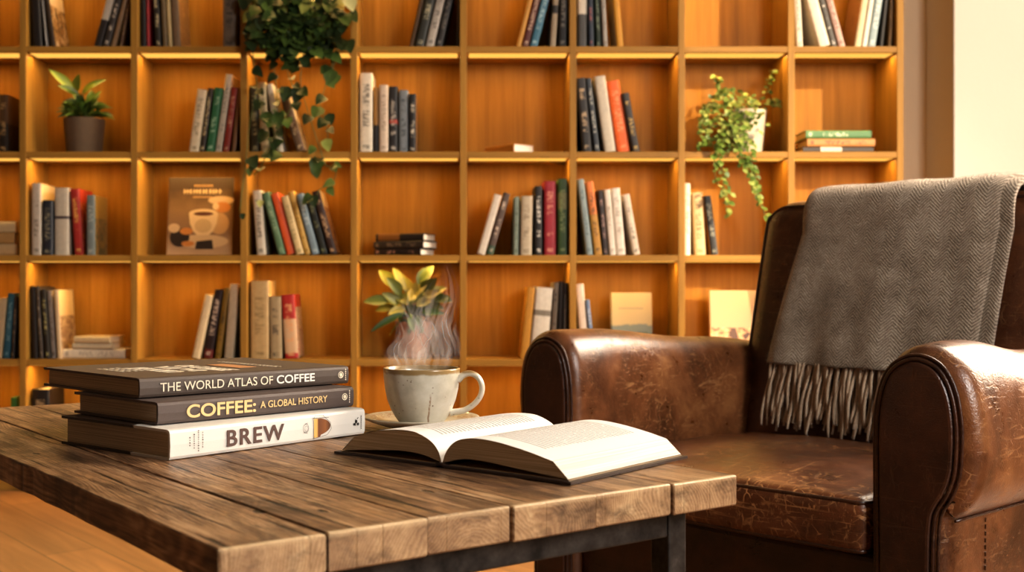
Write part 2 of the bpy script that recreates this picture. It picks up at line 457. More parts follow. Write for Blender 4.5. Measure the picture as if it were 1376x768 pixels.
# ================================================================ bookcase
UN = D0 / F
COLS = [-264, -117, 30.5, 180, 327.5, 475.5, 622.5, 770, 916, 1063.5, 1210]
LEV = [-78, 62, 203.5, 342.5, 482.5, 622.5]
def cx_(px): return (px - CX) * UN
def zl(py): return HC - (py - CY) * UN
BD = 0.205
bc = empty('bookcase', (cx_((COLS[0] + COLS[-1]) / 2), D0, 0))
tag(bc, 'tall built-in oak bookcase of square cells with warm strip lights covering the wall', 'bookcase')
ox = bc.location.x
def bxp(x0, x1, y0, y1, z0, z1):                    # box in bookcase-local space from world x, depth, z
    return MB().box(x0 - ox, x1 - ox, y0, y1, z0, z1)
TOPZ = zl(-218)
bxp(cx_(COLS[0]) - .011, cx_(COLS[-1]) + .011, BD, BD + 0.012, 0.0, TOPZ).build('back_panel', M_OAKB, bc)
for c in COLS:
    bxp(cx_(c) - .0112, cx_(c) + .0112, 0.0, BD, 0.0, TOPZ).build('divider', M_OAKV, bc, bevel=0.0012)
bxp(cx_(COLS[0]) - .011, cx_(COLS[-1]) + .011, -0.002, BD, TOPZ, TOPZ + .024).build('top_board', M_OAKH, bc, bevel=0.0012)
LAMPS = []
for k in range(len(COLS) - 1):
    xa, xb = cx_(COLS[k]) + .0112, cx_(COLS[k + 1]) - .0112
    bxp(xa, xb, 0.012, 0.03, 0.0, zl(LEV[-1]) - .022).build('plinth', M_OAKH, bc)
    for j, lv in enumerate(LEV):
        z = zl(lv)
        sh = bxp(xa, xb, 0.0015, BD, z - .021, z).build('shelf', M_OAKH, bc, bevel=0.001)
        if j < 5 and k > 0:
            st = bxp(xa + .008, xb - .008, 0.016, 0.088, z - .0225, z - .0205).build('light_strip', M_LED, sh)
            LAMPS.append(((xa + xb) / 2, D0 + 0.045, z - .0240, xb - xa - .02))

# ================================================================ coffee table
TH = HC - 0.18
TN = Vector((-.1652, .7926, 0)); TA = R(36.3)
TW, TL, TT = 0.531, 1.055, 0.029
tb = empty('coffee_table', TN, TA)
tag(tb, 'rustic coffee table of thick reclaimed planks on a black steel frame', 'table')
mb = MB()
bounds = [0, .0837, .1728, .2564, .3488, .444, TW]
rr = random.Random(3)
for i in range(6):
    a, b = bounds[i] + (.0004 if i else 0), bounds[i + 1] - (.0004 if i < 5 else 0)
    if i in (2, 4): a += .0006
    n = 26; dz = rr.uniform(-.0006, .0006); e0 = rr.uniform(-.0026, .0026)
    rings = []
    bev = .0014
    for q in range(n + 1):
        y = e0 + (TL - e0) * q / n
        ja, jb = rr.uniform(-.0006, .0006), rr.uniform(-.0006, .0006)
        if i == 0: ja *= 3
        if i == 5: jb *= 3
        x0, x1 = a + ja, b + jb
        sh = bev if q in (0, n) else 0
        zt, zb = dz - sh * .8, -TT + sh
        x0 += sh * .5; x1 -= sh * .5
        rings.append([(x0, y, zb + bev), (x0, y, zt - bev), (x0 + bev * .35, y, zt - bev * .35), (x0 + bev, y, zt), ((x0 + x1) / 2, y, zt + rr.uniform(-.0003, .0003)), (x1 - bev, y, zt), (x1 - bev * .35, y, zt - bev * .35), (x1, y, zt - bev), (x1, y, zb + bev), (x1 - bev, y, zb), (x0 + bev, y, zb)])
    # bevelled near and far ends: a second ring inset a little
    inner = [[(p[0], p[1], p[2]) for p in rings[0]], [(p[0], p[1], p[2]) for p in rings[-1]]]
    r1 = [(p[0] + (bev * .5 if p[0] < (a + b) / 2 else -bev * .5) * (-1), p[1] + bev, p[2]) for p in rings[0]]
    rings[1] = [(p[0], e0 + bev, p[2]) for p in rings[1]]
    rings[-2] = [(p[0], TL - bev, p[2]) for p in rings[-2]]
    base = mb.grid(rings, closed_v=True)
    m = 11
    mb.f.append(tuple(base + k for k in range(m))); mb.f.append(tuple(base + n * m + k for k in reversed(range(m))))
top = mb.build('tabletop', table_mat(), tb); top.location = (0, 0, TH)
M_STEEL = steel_mat()
zt = TH - TT
IN = .045; LG = .024; RH = .026
x0, x1, y0, y1 = IN, TW - .046, .020, TL - .05
for ax in (x0, x1 - LG):
    for ay in (y0, y1 - LG):
        MB().box(ax, ax + LG, ay, ay + LG, 0, zt - .002).build('leg', M_STEEL, tb, bevel=.002)
for ay in (y0, y1 - LG):
    MB().box(x0 + LG, x1 - LG, ay + .001, ay + LG - .001, zt - RH, zt - .0015).build('rail', M_STEEL, tb, bevel=.002)
for ax in (x0, x1 - LG):
    MB().box(ax + .001, ax + LG - .001, y0 + LG, y1 - LG, zt - RH, zt - .0015).build('rail', M_STEEL, tb, bevel=.002)

# ================================================================ stack of coffee books
def split_mat(name, c1, c2, cut):
    a = M(name); o = a.obj(); x, y, z = a.sep(o)
    n = a.noise(o, 25, 4, 0.6)
    yy = a.math('ADD', y, a.math('MULTIPLY', n, .03))
    c = a.mix(a.step(yy, cut, cut + .002), c1, c2)
    return a.bsdf(c, 0.42, a.bump(a.noise(o, 500, 2), .08, .0005))
def lying_book(name, A, B, depth, z0, th, mat, label):
    """hardback lying flat: x runs along the spine, y into the pages"""
    A = Vector(A); B = Vector(B); L = (B - A).length
    t = empty(name, (A.x, A.y, z0), math.atan2(B.y - A.y, B.x - A.x))
    tag(t, label, 'book', 'coffee books stacked on the table')
    bt = .0028
    mb = MB()
    # C-shaped case: boards and a slightly rounded spine
    prof = [(depth, 0), (.006, 0), (.0015, .0012), (0, .004), (-.0006, th * .5), (0, th - .004), (.0015, th - .0012), (.006, th), (depth, th),
            (depth, th - bt), (.007, th - bt), (.003, th - bt - .001), (.0028, th * .5), (.003, bt + .001), (.007, bt), (depth, bt)]
    base = mb.grid([[(0, y, z) for y, z in prof], [(L, y, z) for y, z in prof]], closed_v=True)
    n = len(prof)
    for s in (0, n):
        for i in range(8):
            j = n - 1 - i
            if i < 8 and j > i + 1:
                mb.f.append((base + s + i, base + s + i + 1, base + s + j - 1, base + s + j))
    cv = mb.build('cover', mat, t, weld=True)
    MB().box(.004, L - .004, .0032, depth - .006, bt, th - bt).build('page_block', M_FLATPAGES, t)
    return t, cv, L
M_DARKJ = plain('dark_brown_jacket', hx('54473f'), 0.5, .08, 500)
M_PLUMJ = plain('plum_brown_jacket', hx('574a45'), 0.5, .08, 500)
M_WHITEJ = split_mat('white_jacket_over_dark_boards', hx('d9d6cf'), hx('2a1d14'), .085)
M_CREAM = plain('cream_print', hx('f0e4cc'), 0.6)
M_WPRINT = plain('white_print', hx('f6f1e8'), 0.6)
M_GOLD = plain('pale_gold_print', hx('e3c48c'), 0.55)
M_BROWNP = plain('brown_print', hx('5a4038'), 0.6)
M_INK = plain('black_ink_print', hx('2c2724'), 0.6)
FR = (R(90), 0, 0)
T1 = .032; T2 = .0245; T3 = .0224
b1, c1, L1 = lying_book('book', (-.300, 1.187), (-.1176, 1.402), .207, TH + .0006, T1, M_WHITEJ, 'thick white-jacketed book BREW, bottom of the table stack')
b2, c2, L2 = lying_book('book', (-.321, 1.220), (-.1325, 1.416), .181, TH + .0012 + T1, T2, M_PLUMJ, 'plum-brown book COFFEE: A GLOBAL HISTORY, middle of the table stack')
b3, c3, L3 = lying_book('book', (-.349, 1.251), (-.142, 1.450), .240, TH + .0018 + T1 + T2, T3, M_DARKJ, 'dark brown book THE WORLD ATLAS OF COFFEE, topmost of the table stack')
yf = -.0012
def fit(o, x0, x1, z0, z1):
    """scale the lettering to the length and height it has on the spine"""
    me = o.data
    xs = [v.co.x for v in me.vertices]; ys = [v.co.y for v in me.vertices]
    sx = (x1 - x0) / (max(xs) - min(xs)); sy = (z1 - z0) / (max(ys) - min(ys))
    mx, my = min(xs), min(ys)
    for v in me.vertices:
        v.co.x = (v.co.x - mx) * sx; v.co.y = (v.co.y - my) * sy
    o.location = (x0, yf, z0); o.rotation_euler = FR
    return o
def uf(xpx, px0, px1, z0=1.25, z1=1.45):
    """fraction along a spine seen in perspective"""
    f = (xpx - px0) / (px1 - px0)
    return f * z0 / (z1 + (z0 - z1) * f) * 1.0 if False else f / (f + (1 - f) * z1 / z0)
def seg(L, px0, px1, za, zb, a, b):
    g = lambda p: (lambda f: f * za / (zb - f * (zb - za)))((p - px0) / (px1 - px0)) * L
    return g(a), g(b)
s = seg(L3, 188, 468, 1.251, 1.450, 215, 366); fit(text_mesh('title_lettering', 'THE WORLD ATLAS OF', .01, M_CREAM, b3, (0, 0, 0), FR, .000), s[0], s[1], .0062, .0160)
s = seg(L3, 188, 468, 1.251, 1.450, 371, 422); fit(text_mesh('title_lettering', 'COFFEE', .01, M_WPRINT, b3, (0, 0, 0), FR, .00017), s[0], s[1], .0062, .0162)
s = seg(L2, 212, 475, 1.220, 1.416, 250, 343); fit(text_mesh('title_lettering', 'COFFEE:', .01, M_GOLD, b2, (0, 0, 0), FR, .00022), s[0], s[1], .0050, .0195)
s = seg(L2, 212, 475, 1.220, 1.416, 349, 439); fit(text_mesh('title_lettering', 'A GLOBAL HISTORY', .01, M_GOLD, b2, (0, 0, 0), FR, .00010), s[0], s[1], .0085, .0165)
s = seg(L1, 228, 490, 1.187, 1.402, 304, 381); fit(text_mesh('title_lettering', 'BREW', .01, M_BROWNP, b1, (0, 0, 0), FR, .00018, spacing=1.15), s[0], s[1], .0072, .0250)
def disc(cx, cz, r, n=20, sx=1.0):
    return [(cx + r * sx * math.cos(2 * math.pi * k / n), cz + r * math.sin(2 * math.pi * k / n)) for k in range(n)]
def on_spine(mb, name, m, par, dy=-.0013):
    o = mb.build(name, m, par); o.rotation_euler = FR; o.location = (0, dy, 0); return o
def ring2(mb, pts, w=.0004):
    n = len(pts); cx = sum(p[0] for p in pts) / n; cz = sum(p[1] for p in pts) / n
    inn = []
    for x, z in pts:
        d = math.hypot(x - cx, z - cz); k = (d - w) / d; inn.append((cx + (x - cx) * k, cz + (z - cz) * k))
    b = len(mb.v)
    mb.v += [(x, z, 0) for x, z in pts] + [(x, z, 0) for x, z in inn]
    for i in range(n):
        j = (i + 1) % n; mb.f.append((b + i, b + j, b + n + j, b + n + i))
def bar(mb, p, q, w=.0005):
    (x0, z0), (x1, z1) = p, q; d = math.hypot(x1 - x0, z1 - z0) or 1; nx, nz = -(z1 - z0) / d * w / 2, (x1 - x0) / d * w / 2
    mb.poly([(x0 + nx, z0 + nz), (x0 - nx, z0 - nz), (x1 - nx, z1 - nz), (x1 + nx, z1 + nz)])
# publisher marks: a small round emblem and tiny upright lettering at the right end of each spine
for par, L, th, m, xx in ((b3, L3, T3, M_CREAM, .955), (b2, L2, T2, M_CREAM, .945)):
    mb = MB(); cx, cz = L * xx, th * .53
    ring2(mb, disc(cx, cz, .0042, sx=1.0), .0009); mb.poly(disc(cx, cz + .0002, .0022)); ring2(mb, disc(cx + .0006, cz - .0012, .0020), .0006)
    rq = random.Random(int(L * 1000))
    for k in range(6):
        zz = th * .22 + k * th * .11
        bar(mb, (cx + .0075, zz), (cx + .0075, zz + th * .07), .0009 + rq.random() * .0008)
    on_spine(mb, 'publisher_mark', m, par)
mb = MB(); cx, cz = L1 * .945, T1 * .5
mb.poly(disc(cx, cz + .0012, .0020)); mb.poly(disc(cx - .0032, cz - .0018, .0016)); mb.poly(disc(cx + .0030, cz - .0020, .0018)); bar(mb, (cx - .001, cz - .004), (cx - .001, cz + .004), .0010)
bar(mb, (cx + .0015, cz + .004), (cx + .0035, cz + .006), .0010)
for k in range(7):
    bar(mb, (cx + .0085, T1 * .24 + k * .0024), (cx + .0085, T1 * .24 + k * .0024 + .0016), .0012)
on_spine(mb, 'publisher_mark', M_INK, b1)
# columns of tiny upright lettering at the left of the white spine
mb = MB(); rq = random.Random(5)
for k, (xx, z0, z1) in enumerate(((.0240, .013, .022), (.0295, .010, .026), (.0350, .0065, .0295), (.0405, .010, .0255))):
    z = z0
    while z < z1:
        h = rq.uniform(.0009, .0015); wd = rq.uniform(.0008, .0016)
        bar(mb, (xx, z), (xx, z + h), wd); z += h + rq.uniform(.0009, .0016)
on_spine(mb, 'small_lettering', M_INK, b1)
# the drawing of a glass of coffee
s0, s1 = seg(L1, 228, 490, 1.187, 1.402, 421, 443)
gx = s0; gw = (s1 - s0)
ggrad = M('coffee_drawing'); o_ = ggrad.obj(); gx_, gy_, gz_ = ggrad.sep(o_)
gc = ggrad.ramp(ggrad.n('ShaderNodeMapRange', {0: gx_, 1: gx, 2: gx + gw}), [(0.0, hx('e0b66c')), (0.18, hx('d9a85c')), (0.26, hx('6a3a1c')), (0.7, hx('8a5528')), (1.0, hx('4c2a17'))])
ggrad.bsdf(gc, 0.6)
mb = MB()
hw, hz = gw, .0105
pts = [(gx, .0045), (gx, .0262)] + [(gx + hw * math.sin(a), .0165 + hz * math.cos(a)) for a in [R(x) for x in range(25, 156, 10)]] + [(gx + hw * .35, .0045)]
mb.poly(pts)
cg = on_spine(mb, 'cup_drawing', ggrad.m, b1)
mb = MB()
for a, b in (((gx - .002, .0272), (gx + hw * .9, .0262)), ((gx + .001, .0298), (gx + hw * .6, .0290)), ((gx, .0262), (gx + .001, .0300)), ((gx + hw * .55, .0290), (gx + hw, .0200)), ((gx + hw, .0200), (gx + hw * 1.06, .0125)), ((gx + hw * 1.06, .0125), (gx + hw * .8, .0060)), ((gx + hw * .8, .0060), (gx - .002, .0035))):
    bar(mb, a, b, .0004)
ring2(mb, disc(gx - .0125, .0165, .0052, sx=.85), .0004); ring2(mb, disc(gx - .0118, .0160, .0034, sx=.8), .0003)
bar(mb, (gx - .016, .0120), (gx - .010, .0105), .0004); bar(mb, (gx - .014, .0215), (gx - .010, .0225), .0004)
on_spine(mb, 'sketch_lines', M_INK, b1)
# printing on the top cover, read from the far side of the table
zc = T3 + .0002
def on_top(name, body, m, x0, x1, y0, y1, bold):
    o = text_mesh(name, body, .01, m, b3, (0, 0, 0), (0, 0, 0), bold)
    me = o.data
    xs = [v.co.x for v in me.vertices]; ys = [v.co.y for v in me.vertices]
    for v in me.vertices:
        u = (v.co.x - min(xs)) / (max(xs) - min(xs)); w_ = (v.co.y - min(ys)) / (max(ys) - min(ys))
        v.co.x, v.co.y, v.co.z = x0 + (x1 - x0) * w_, y1 + (y0 - y1) * u, v.co.z * .3
    me.flip_normals() if False else None
    o.location = (0, 0, zc); return o
on_top('cover_lettering', 'THE WORLD', M_CREAM, .088, .062, .05, .155, .0003)
on_top('cover_lettering', 'ATLAS', M_CREAM, .118, .094, .05, .150, .0003)
on_top('cover_lettering', 'OF COFFEE', M_CREAM, .150, .124, .035, .150, .0004)
on_top('cover_lettering', 'JAMES', M_GOLD, .052, .042, .10, .15, .0002) if False else None
mb = MB()
for k in range(4):
    for j in range(5):
        mb.box(.032 + k * .008, .032 + k * .008 + .003, .10 + j * .014, .10 + j * .014 + .009, 0, .0002)
o = mb.build('small_cover_lettering', M_CREAM, b3); o.location = (0, 0, zc)
mb = MB().box(.165, .190, .06, .135, 0, .0003); o = mb.build('cover_panel', plain('peach_print', hx('c99063'), .5), b3, bevel=.0001); o.location = (0, 0, zc)
mb = MB()
for k in range(2):
    for j in range(16):
        mb.box(.208 + k * .007, .210 + k * .007, .045 + j * .0085, .051 + j * .0085, 0, .0002)
o = mb.build('small_cover_lettering', M_CREAM, b3); o.location = (0, 0, zc)

# ================================================================ open book
OB = empty('open_book', (-.0193, 1.148, TH + .0006), R(-40))
tag(OB, 'open hardback book with printed white pages lying on the table', 'book')
PH = .206
def page_top(name):
    a = M(name); o = a.obj(); x, y, z = a.sep(o)
    ax = a.math('ABSOLUTE', x)
    ln = a.math('MULTIPLY', y, 165.0)
    fr = a.math('FRACT', ln); lid = a.math('FLOOR', ln)
    body = a.math('MULTIPLY', a.step(fr, .28, .34), a.step(fr, .74, .68))
    wd = a.noise(a.comb(a.math('MULTIPLY', x, 420.0), a.math('MULTIPLY', lid, 7.7), 0.0), 1.0, 2, .5)
    lt = a.noise(a.comb(a.math('MULTIPLY', x, 1500.0), a.math('MULTIPLY', y, 900.0), 0.0), 1.0, 2, .5)
    ink = a.math('MULTIPLY', a.step(wd, .33, .37), a.step(lt, .28, .48))
    endx = a.math('ADD', .106, a.math('MULTIPLY', a.noise(a.comb(0.0, a.math('MULTIPLY', lid, 3.3), 0.0), 1.0, 1), .004))
    bx = a.math('MULTIPLY', a.step(ax, .022, .0225), a.math('LESS_THAN', ax, endx))
    by = a.math('MULTIPLY', a.step(y, .026, .0262), a.step(y, .186, .1858))
    m = a.math('MULTIPLY', a.math('MULTIPLY', ink, body), a.math('MULTIPLY', bx, by))
    c = a.mix(a.math('MULTIPLY', m, .72), hx('d6d4d0'), hx('2e2b29'))
    return a.bsdf(c, .75, a.bump(a.noise(o, 60, 2), .05, .002))
M_PTOP = page_top('printed_page_paper')
M_OPEDGE = paper_edge('open_book_page_edges', hx('a98f68'), hx('d9c39c'), 2, 1300)
M_FORE = paper_edge('open_book_fore_edge', hx('bdb7aa'), hx('d6d1c6'), 2, 1100)
M_OBC = plain('open_book_boards', hx('3b2c25'), .45)
R_top = [(0.0005, .0045), (.004, .013), (.010, .021), (.020, .0278), (.035, .0312), (.055, .0318), (.080, .0294), (.1086, .0246), (.135, .0187)]
R_bot = [(.152, .0040), (.125, .0058), (.090, .0085), (.055, .0110), (.035, .0112), (.020, .0095), (.010, .0068), (.004, .0055), (.0005, .0040)]
L_top = [(0.0005, .0045), (.004, .014), (.0105, .0215), (.0187, .0262), (.0300, .0302), (.0406, .0322), (.0632, .0320), (.0942, .0278), (.1226, .0201)]
L_bot = [(.142, .0040), (.120, .0062), (.090, .0090), (.060, .0112), (.040, .0112), (.022, .0095), (.010, .0068), (.004, .0055), (.0005, .0040)]
def half(sgn, tp, bt):
    tp_s = [(p.x, p.z) for p in smooth_path([(x, 0, z) for x, z in tp], 4)]
    bt_s = [(p.x, p.z) for p in smooth_path([(x, 0, z) for x, z in bt], 4)]
    loop = tp_s + bt_s
    # block of leaves: cut ends (head and tail)
    mb = MB()
    rows = [[(sgn * x, y, z) for x, z in loop] for y in (.0, PH)]
    b = mb.grid(rows, closed_v=True); n = len(loop); nt = len(tp_s)
    # fan the ends as quads between top and bottom lines
    for s in (0, n):
        m = min(len(tp_s), len(bt_s))
        for i in range(m - 1):
            mb.f.append((b + s + i, b + s + i + 1, b + s + n - 2 - i, b + s + n - 1 - i))
    blk = mb.build('page_block', M_OPEDGE, OB)
    # uppermost printed leaf
    mb = MB()
    rows = [[(sgn * x, y, z + .0004) for x, z in tp_s] for y in [-.0002 + (PH + .0004) * k / 12 for k in range(13)]]
    mb.grid(rows)
    mb.build('printed_page', M_PTOP, blk, smooth=True)
    mb = MB()
    p, q = tp_s[-1], bt_s[0]
    mb.grid([[(sgn * (p[0] + .0003), y, p[1] + .0003), (sgn * (q[0] + .0003), y, q[1] + .0003)] for y in (-.0001, PH + .0001)])
    mb.build('fore_edge', M_FORE, blk)
half(1, R_top, R_bot); half(-1, L_top, L_bot)
mb = MB()
cs = [(-.150, 0), (-.012, 0), (-.008, .0002), (-.004, .0016), (0, .0022), (.004, .0016), (.008, .0002), (.012, 0), (.158, 0)]
rows = []
for y in (-.004, PH + .004):
    rows.append([(x, y, z) for x, z in cs] + [(x, y, z + .0026) for x, z in reversed(cs)])
b = mb.grid(rows, closed_v=True); n = len(rows[0])
for s in (0, n):
    for i in range(len(cs) - 1):
        mb.f.append((b + s + i, b + s + i + 1, b + s + n - 2 - i, b + s + n - 1 - i))
mb.build('cover', M_OBC, OB)
# loose endpapers under the arched leaves
for sgn, bt, wd in ((1, R_bot, .153), (-1, L_bot, .144)):
    mb = MB().box(min(sgn * .010, sgn * wd), max(sgn * .010, sgn * wd), 0, PH, .0028, .0034)
    mb.build('endpaper', plain('endpaper_tan', hx('b39a7a'), .7), OB)

# ================================================================ cup, saucer, steam
CUPX, CUPY = -.0500, 1.450
sc_ = MB().lathe([(0, 0), (.030, 0), (.033, .0025), (.050, .0065), (.066, .0118), (.0722, .0152), (.0728, .0166), (.0715, .0174), (.066, .0152), (.050, .0100), (.036, .0070), (.032, .0062), (0, .0062)], 64).build('saucer', saucer_mat(), smooth=True, weld=True)
sc_.location = (CUPX, CUPY, TH + .0006)
tag(sc_, 'speckled stoneware saucer with brown hatched rim under the cup', 'saucer')
cup = empty('coffee_cup', (CUPX, CUPY, TH + .0075), 0)
tag(cup, 'grey speckled stoneware coffee cup with brown rim standing on the saucer', 'cup')
M_GL = stone_glaze()
MB().lathe([(0, .0015), (.022, .0015), (.0235, 0), (.0255, 0), (.0275, .0020), (.0325, .0085), (.0385, .0190), (.0430, .0310), (.0460, .0440), (.0475, .0570), (.0483, .0690), (.0482, .0704), (.0474, .0710), (.0464, .0703), (.0458, .0600), (.0442, .0450), (.0405, .0290), (.0340, .0150), (.0220, .0080), (0, .0070)], 72).build('cup_body', M_GL, cup, smooth=True, weld=True)
hp = smooth_path([(.0455, 0, .0560), (.0530, 0, .0622), (.0630, 0, .0640), (.0720, 0, .0585), (.0762, 0, .0480), (.0745, 0, .0370), (.0670, 0, .0265), (.0550, 0, .0185), (.0440, 0, .0160), (.0370, 0, .0150)], 6)
mb = MB()
rings = []
m = len(hp)
for i, p in enumerate(hp):
    t = (hp[min(i + 1, m - 1)] - hp[max(i - 1, 0)]).normalized(); nrm = Vector((-t.z, 0, t.x))
    e = abs(i / (m - 1) - .5) * 2
    wy = .0062 + .0016 * e ** 3; wn = .0036 + .0012 * e ** 3
    rings.append([p + nrm * wn * math.cos(2 * math.pi * k / 14) + Vector((0, 1, 0)) * wy * math.sin(2 * math.pi * k / 14) for k in range(14)])
b = mb.grid(rings, closed_v=True)
h = mb.build('handle', M_GL, cup, smooth=True); h.rotation_euler = (0, 0, R(-6))
co = MB().lathe([(0, .0545), (.0440, .0545), (.0447, .0540), (.0, .0535)], 48).build('coffee', plain('black_coffee', hx('2a160b'), .1), cup, smooth=False)
# steam
M_STEAM = steam_mat()
mb = MB(); uvs = []
def wisp(pts, w0, w1, yaw):
    pa = smooth_path(pts, 10); n = len(pa)
    for i, p in enumerate(pa):
        v = i / (n - 1); w_ = w0 + (w1 - w0) * v
        a = yaw + v * 1.1
        d = Vector((math.cos(a), math.sin(a) * .6, .12))
        b = len(mb.v)
        for k in range(7):
            u = k / 6
            q = p + d * w_ * (u - .5) + Vector((0, .006 * math.sin(u * 5 + v * 8), 0))
            mb.v.append(tuple(q)); uvs.append((u, v))
        if i:
            for k in range(6):
                mb.f.append((b - 7 + k, b - 6 + k, b + k + 1, b + k))
C = Vector((CUPX, CUPY, TH + .066))
def W(px, py, dy=0.0):
    q = P(px, py, CUPY + dy); return q
wisp([W(545, 500), W(548, 470), W(560, 440, .01), W(548, 410, .02), W(556, 380, .02)], .050, .030, .1)
wisp([W(575, 500), W(572, 470), W(565, 440, -.01), W(575, 405, -.01), W(590, 370, 0)], .055, .045, -.2)
wisp([W(598, 498), W(600, 465, .01), W(596, 430, .01), W(606, 395, .02), W(598, 352, .03)], .040, .060, .3)
wisp([W(535, 495), W(530, 470), W(540, 450), W(534, 425)], .035, .02, .0)
wisp([W(560, 500, -.02), W(568, 470, -.02), W(580, 445, -.02), W(570, 415, -.01), W(583, 385)], .06, .03, .2)
mb2 = mb.build('steam', M_STEAM, smooth=True)
ul = mb2.data.uv_layers.new(name='UVMap')
for lp in mb2.data.loops:
    ul.data[lp.index].uv = uvs[lp.vertex_index]
tag(mb2, 'thin white steam curling up from the coffee cup', 'steam', kind='stuff')

# ================================================================ armchair
CH = empty('armchair', (.3945, 1.87, 0), R(-49))
tag(CH, 'worn brown leather club armchair with rounded arms behind the table', 'armchair')
M_LE = leather_mat('worn_brown_leather', hx('3c2010'), hx('704426'), hx('99683e'), 1.0)
M_LS = leather_mat('seat_leather', hx('391d0f'), hx('693d22'), hx('8e5c37'), 1.9)
M_LD = leather_mat('dark_panel_leather', hx('28140b'), hx('402213'), hx('55301b'), .12)
M_LB = leather_mat('back_leather', hx('351a0e'), hx('54301a'), hx('744524'), .35)
M_PIPE = leather_mat('piping_leather', hx('24110a'), hx('3c1f11'), hx('55301b'), .3, 3)
PROF = [(-.064, .09), (-.064, .20), (-.065, .30), (-.066, .40), (-.066, .48), (-.060, .545), (-.044, .583), (-.018, .603), (.012, .607), (.042, .598), (.068, .574), (.083, .538), (.089, .49), (.087, .445), (.078, .408), (.062, .383), (.048, .372), (.043, .362), (.042, .25), (.042, .09)]
PR = [(p.x, p.z) for p in smooth_path([(x, 0, z) for x, z in PROF], 4)]
def normals2(pr):
    out = []
    for i in range(len(pr)):
        a = pr[max(i - 1, 0)]; b = pr[min(i + 1, len(pr) - 1)]
        tx, tz = b[0] - a[0], b[1] - a[1]; l = math.hypot(tx, tz) or 1
        out.append((-tz / l, tx / l))
    return out
NRM = normals2(PR)
PANEL = [(-.050, .09), (-.050, .25), (-.051, .40), (-.051, .49), (-.046, .535), (-.033, .568), (-.010, .584), (.012, .585), (.034, .573), (.049, .545), (.056, .505), (.056, .465), (.053, .435), (.043, .408), (.031, .388), (.025, .365), (.023, .30), (.022, .09)]
PN = [(p.x, p.z) for p in smooth_path([(x, 0, z) for x, z in PANEL], 4)]
PNN = normals2(PN)
AL = .63
for s in (-1, 1):
    cxm = s * .358
    mb = MB(); rings = []
    rr_ = .030
    ys = [(rr_ * (1 - math.cos(R(a))), rr_ * (1 - math.sin(R(a)))) for a in (0, 15, 30, 45, 60, 75, 90)] + [(.03 + (AL - .03) * k / 20, 0) for k in range(1, 21)]
    for y, off in ys:
        ring = []
        for (x, z), (nx, nz) in zip(PR, NRM):
            k = max(0, min(1, (z - .36) / .2)); wob = .0022 * math.sin(y * 21 + z * 17 + s) * k
            lift = .008 * math.exp(-((y - .11) / .10) ** 2) * k
            sag = -.034 * (y / AL) ** 1.3 * k
            zz = z - off * abs(nz) * (1 if nz > 0 else -1) * -1 * -1 if False else z + nz * (-off)
            xx = x + nx * (-off)
            if z < .12: zz = z
            ring.append((cxm + s * (xx + nx * wob), y, zz + nz * wob + sag + lift))
        rings.append(ring)
    b = mb.grid(rings)
    arm = mb.build('arm', M_LE, CH, smooth=True)
    mb = MB()
    rows = []
    for d, y in ((0.0, .006), (.0, -.005), (.002, -.0075), (.005, -.0085)):
        rows.append([(cxm + s * (x - nx * d), y, max(.09, z - nz * d)) for (x, z), (nx, nz) in zip(PN, PNN)])
    b = mb.grid(rows); n = len(PN); e = b + 3 * n
    eb = len(mb.v); mb.v += list(mb.v[e:e + n]); mb.f.append(tuple(range(eb, eb + n)))
    fp = mb.build('front_panel', M_LD, arm)
    for d, rad in ((-.0035, .0030), (-.0095, .0026)):
        path = [(cxm + s * (x - nx * d), -.0035 if d > -.005 else .0005, z - nz * d) for (x, z), (nx, nz) in zip(PN, PNN)]
        MB().tube(path, rad, 8).build('piping', M_PIPE, arm, smooth=True)
    # stitched seam on the outer base panel
    mb = MB()
    for k in range(26):
        z = .11 + k * .0098
        mb.box(cxm + s * .0415 - .001, cxm + s * .0415 + .0016 * s + .001, .118, .1205, z, z + .006)
    mb.build('stitching', M_PIPE, arm)
    # rolled seam line between the arm roll and the base panel
    MB().tube([(cxm + s * .0475, .02 + .58 * k / 20, .3695 - .030 * ((.02 + .58 * k / 20) / AL) ** 1.3 * .05) for k in range(21)], .0022, 6).build('piping', M_PIPE, arm, smooth=True)
def seatfn(q):
    u = q.x / .285; v = q.y / .28
    cr = .024 * (1 - u * u) * (1 - v * v) if abs(u) < 1 and abs(v) < 1 else 0
    z = q.z
    if z > 0: z += cr + .0025 * math.sin(q.x * 23 + 1) * math.sin(q.y * 19) * (1 - min(1, abs(v)) ** 4)
    y = q.y - (.012 * (1 - u * u) if q.y < -.2 else 0) * max(0, min(1, (-q.y - .2) / .07))
    return Vector((q.x, y + .268, z + .345))
mb = MB(); rbox(mb, .578, .56, .084, .020, seatfn, 16, 4)
mb.build('seat_cushion', M_LS, CH, smooth=True, weld=True)
for zz, ins in ((.380, .004), (.310, .004)):
    pth = []
    for k in range(-12, 13):
        x = .279 * k / 12; u = x / .285
        y = -.012 + .0055 - .012 * (1 - u * u)
        pth.append((x, y, zz))
    pth = [(-.284, .05, zz), (-.284, .012, zz)] + pth + [(.284, .012, zz), (.284, .05, zz)]
    MB().tube(smooth_path(pth, 3), .0032, 8).build('piping', M_PIPE, CH, smooth=True)
MB().box(-.295, .295, .022, .62, .09, .302).build('base_frame', M_LD, CH, bevel=.012, seg=3)
ZB0, ZB1, BT = .34, .874, .15
def yfront(x, z):
    zz = max(.34, min(.90, z))
    bul = .020 * max(0, 1 - (x / .33) ** 2) * max(0, 1 - ((zz - .60) / .28) ** 2)
    return .525 + (zz - .38) * .245 - bul
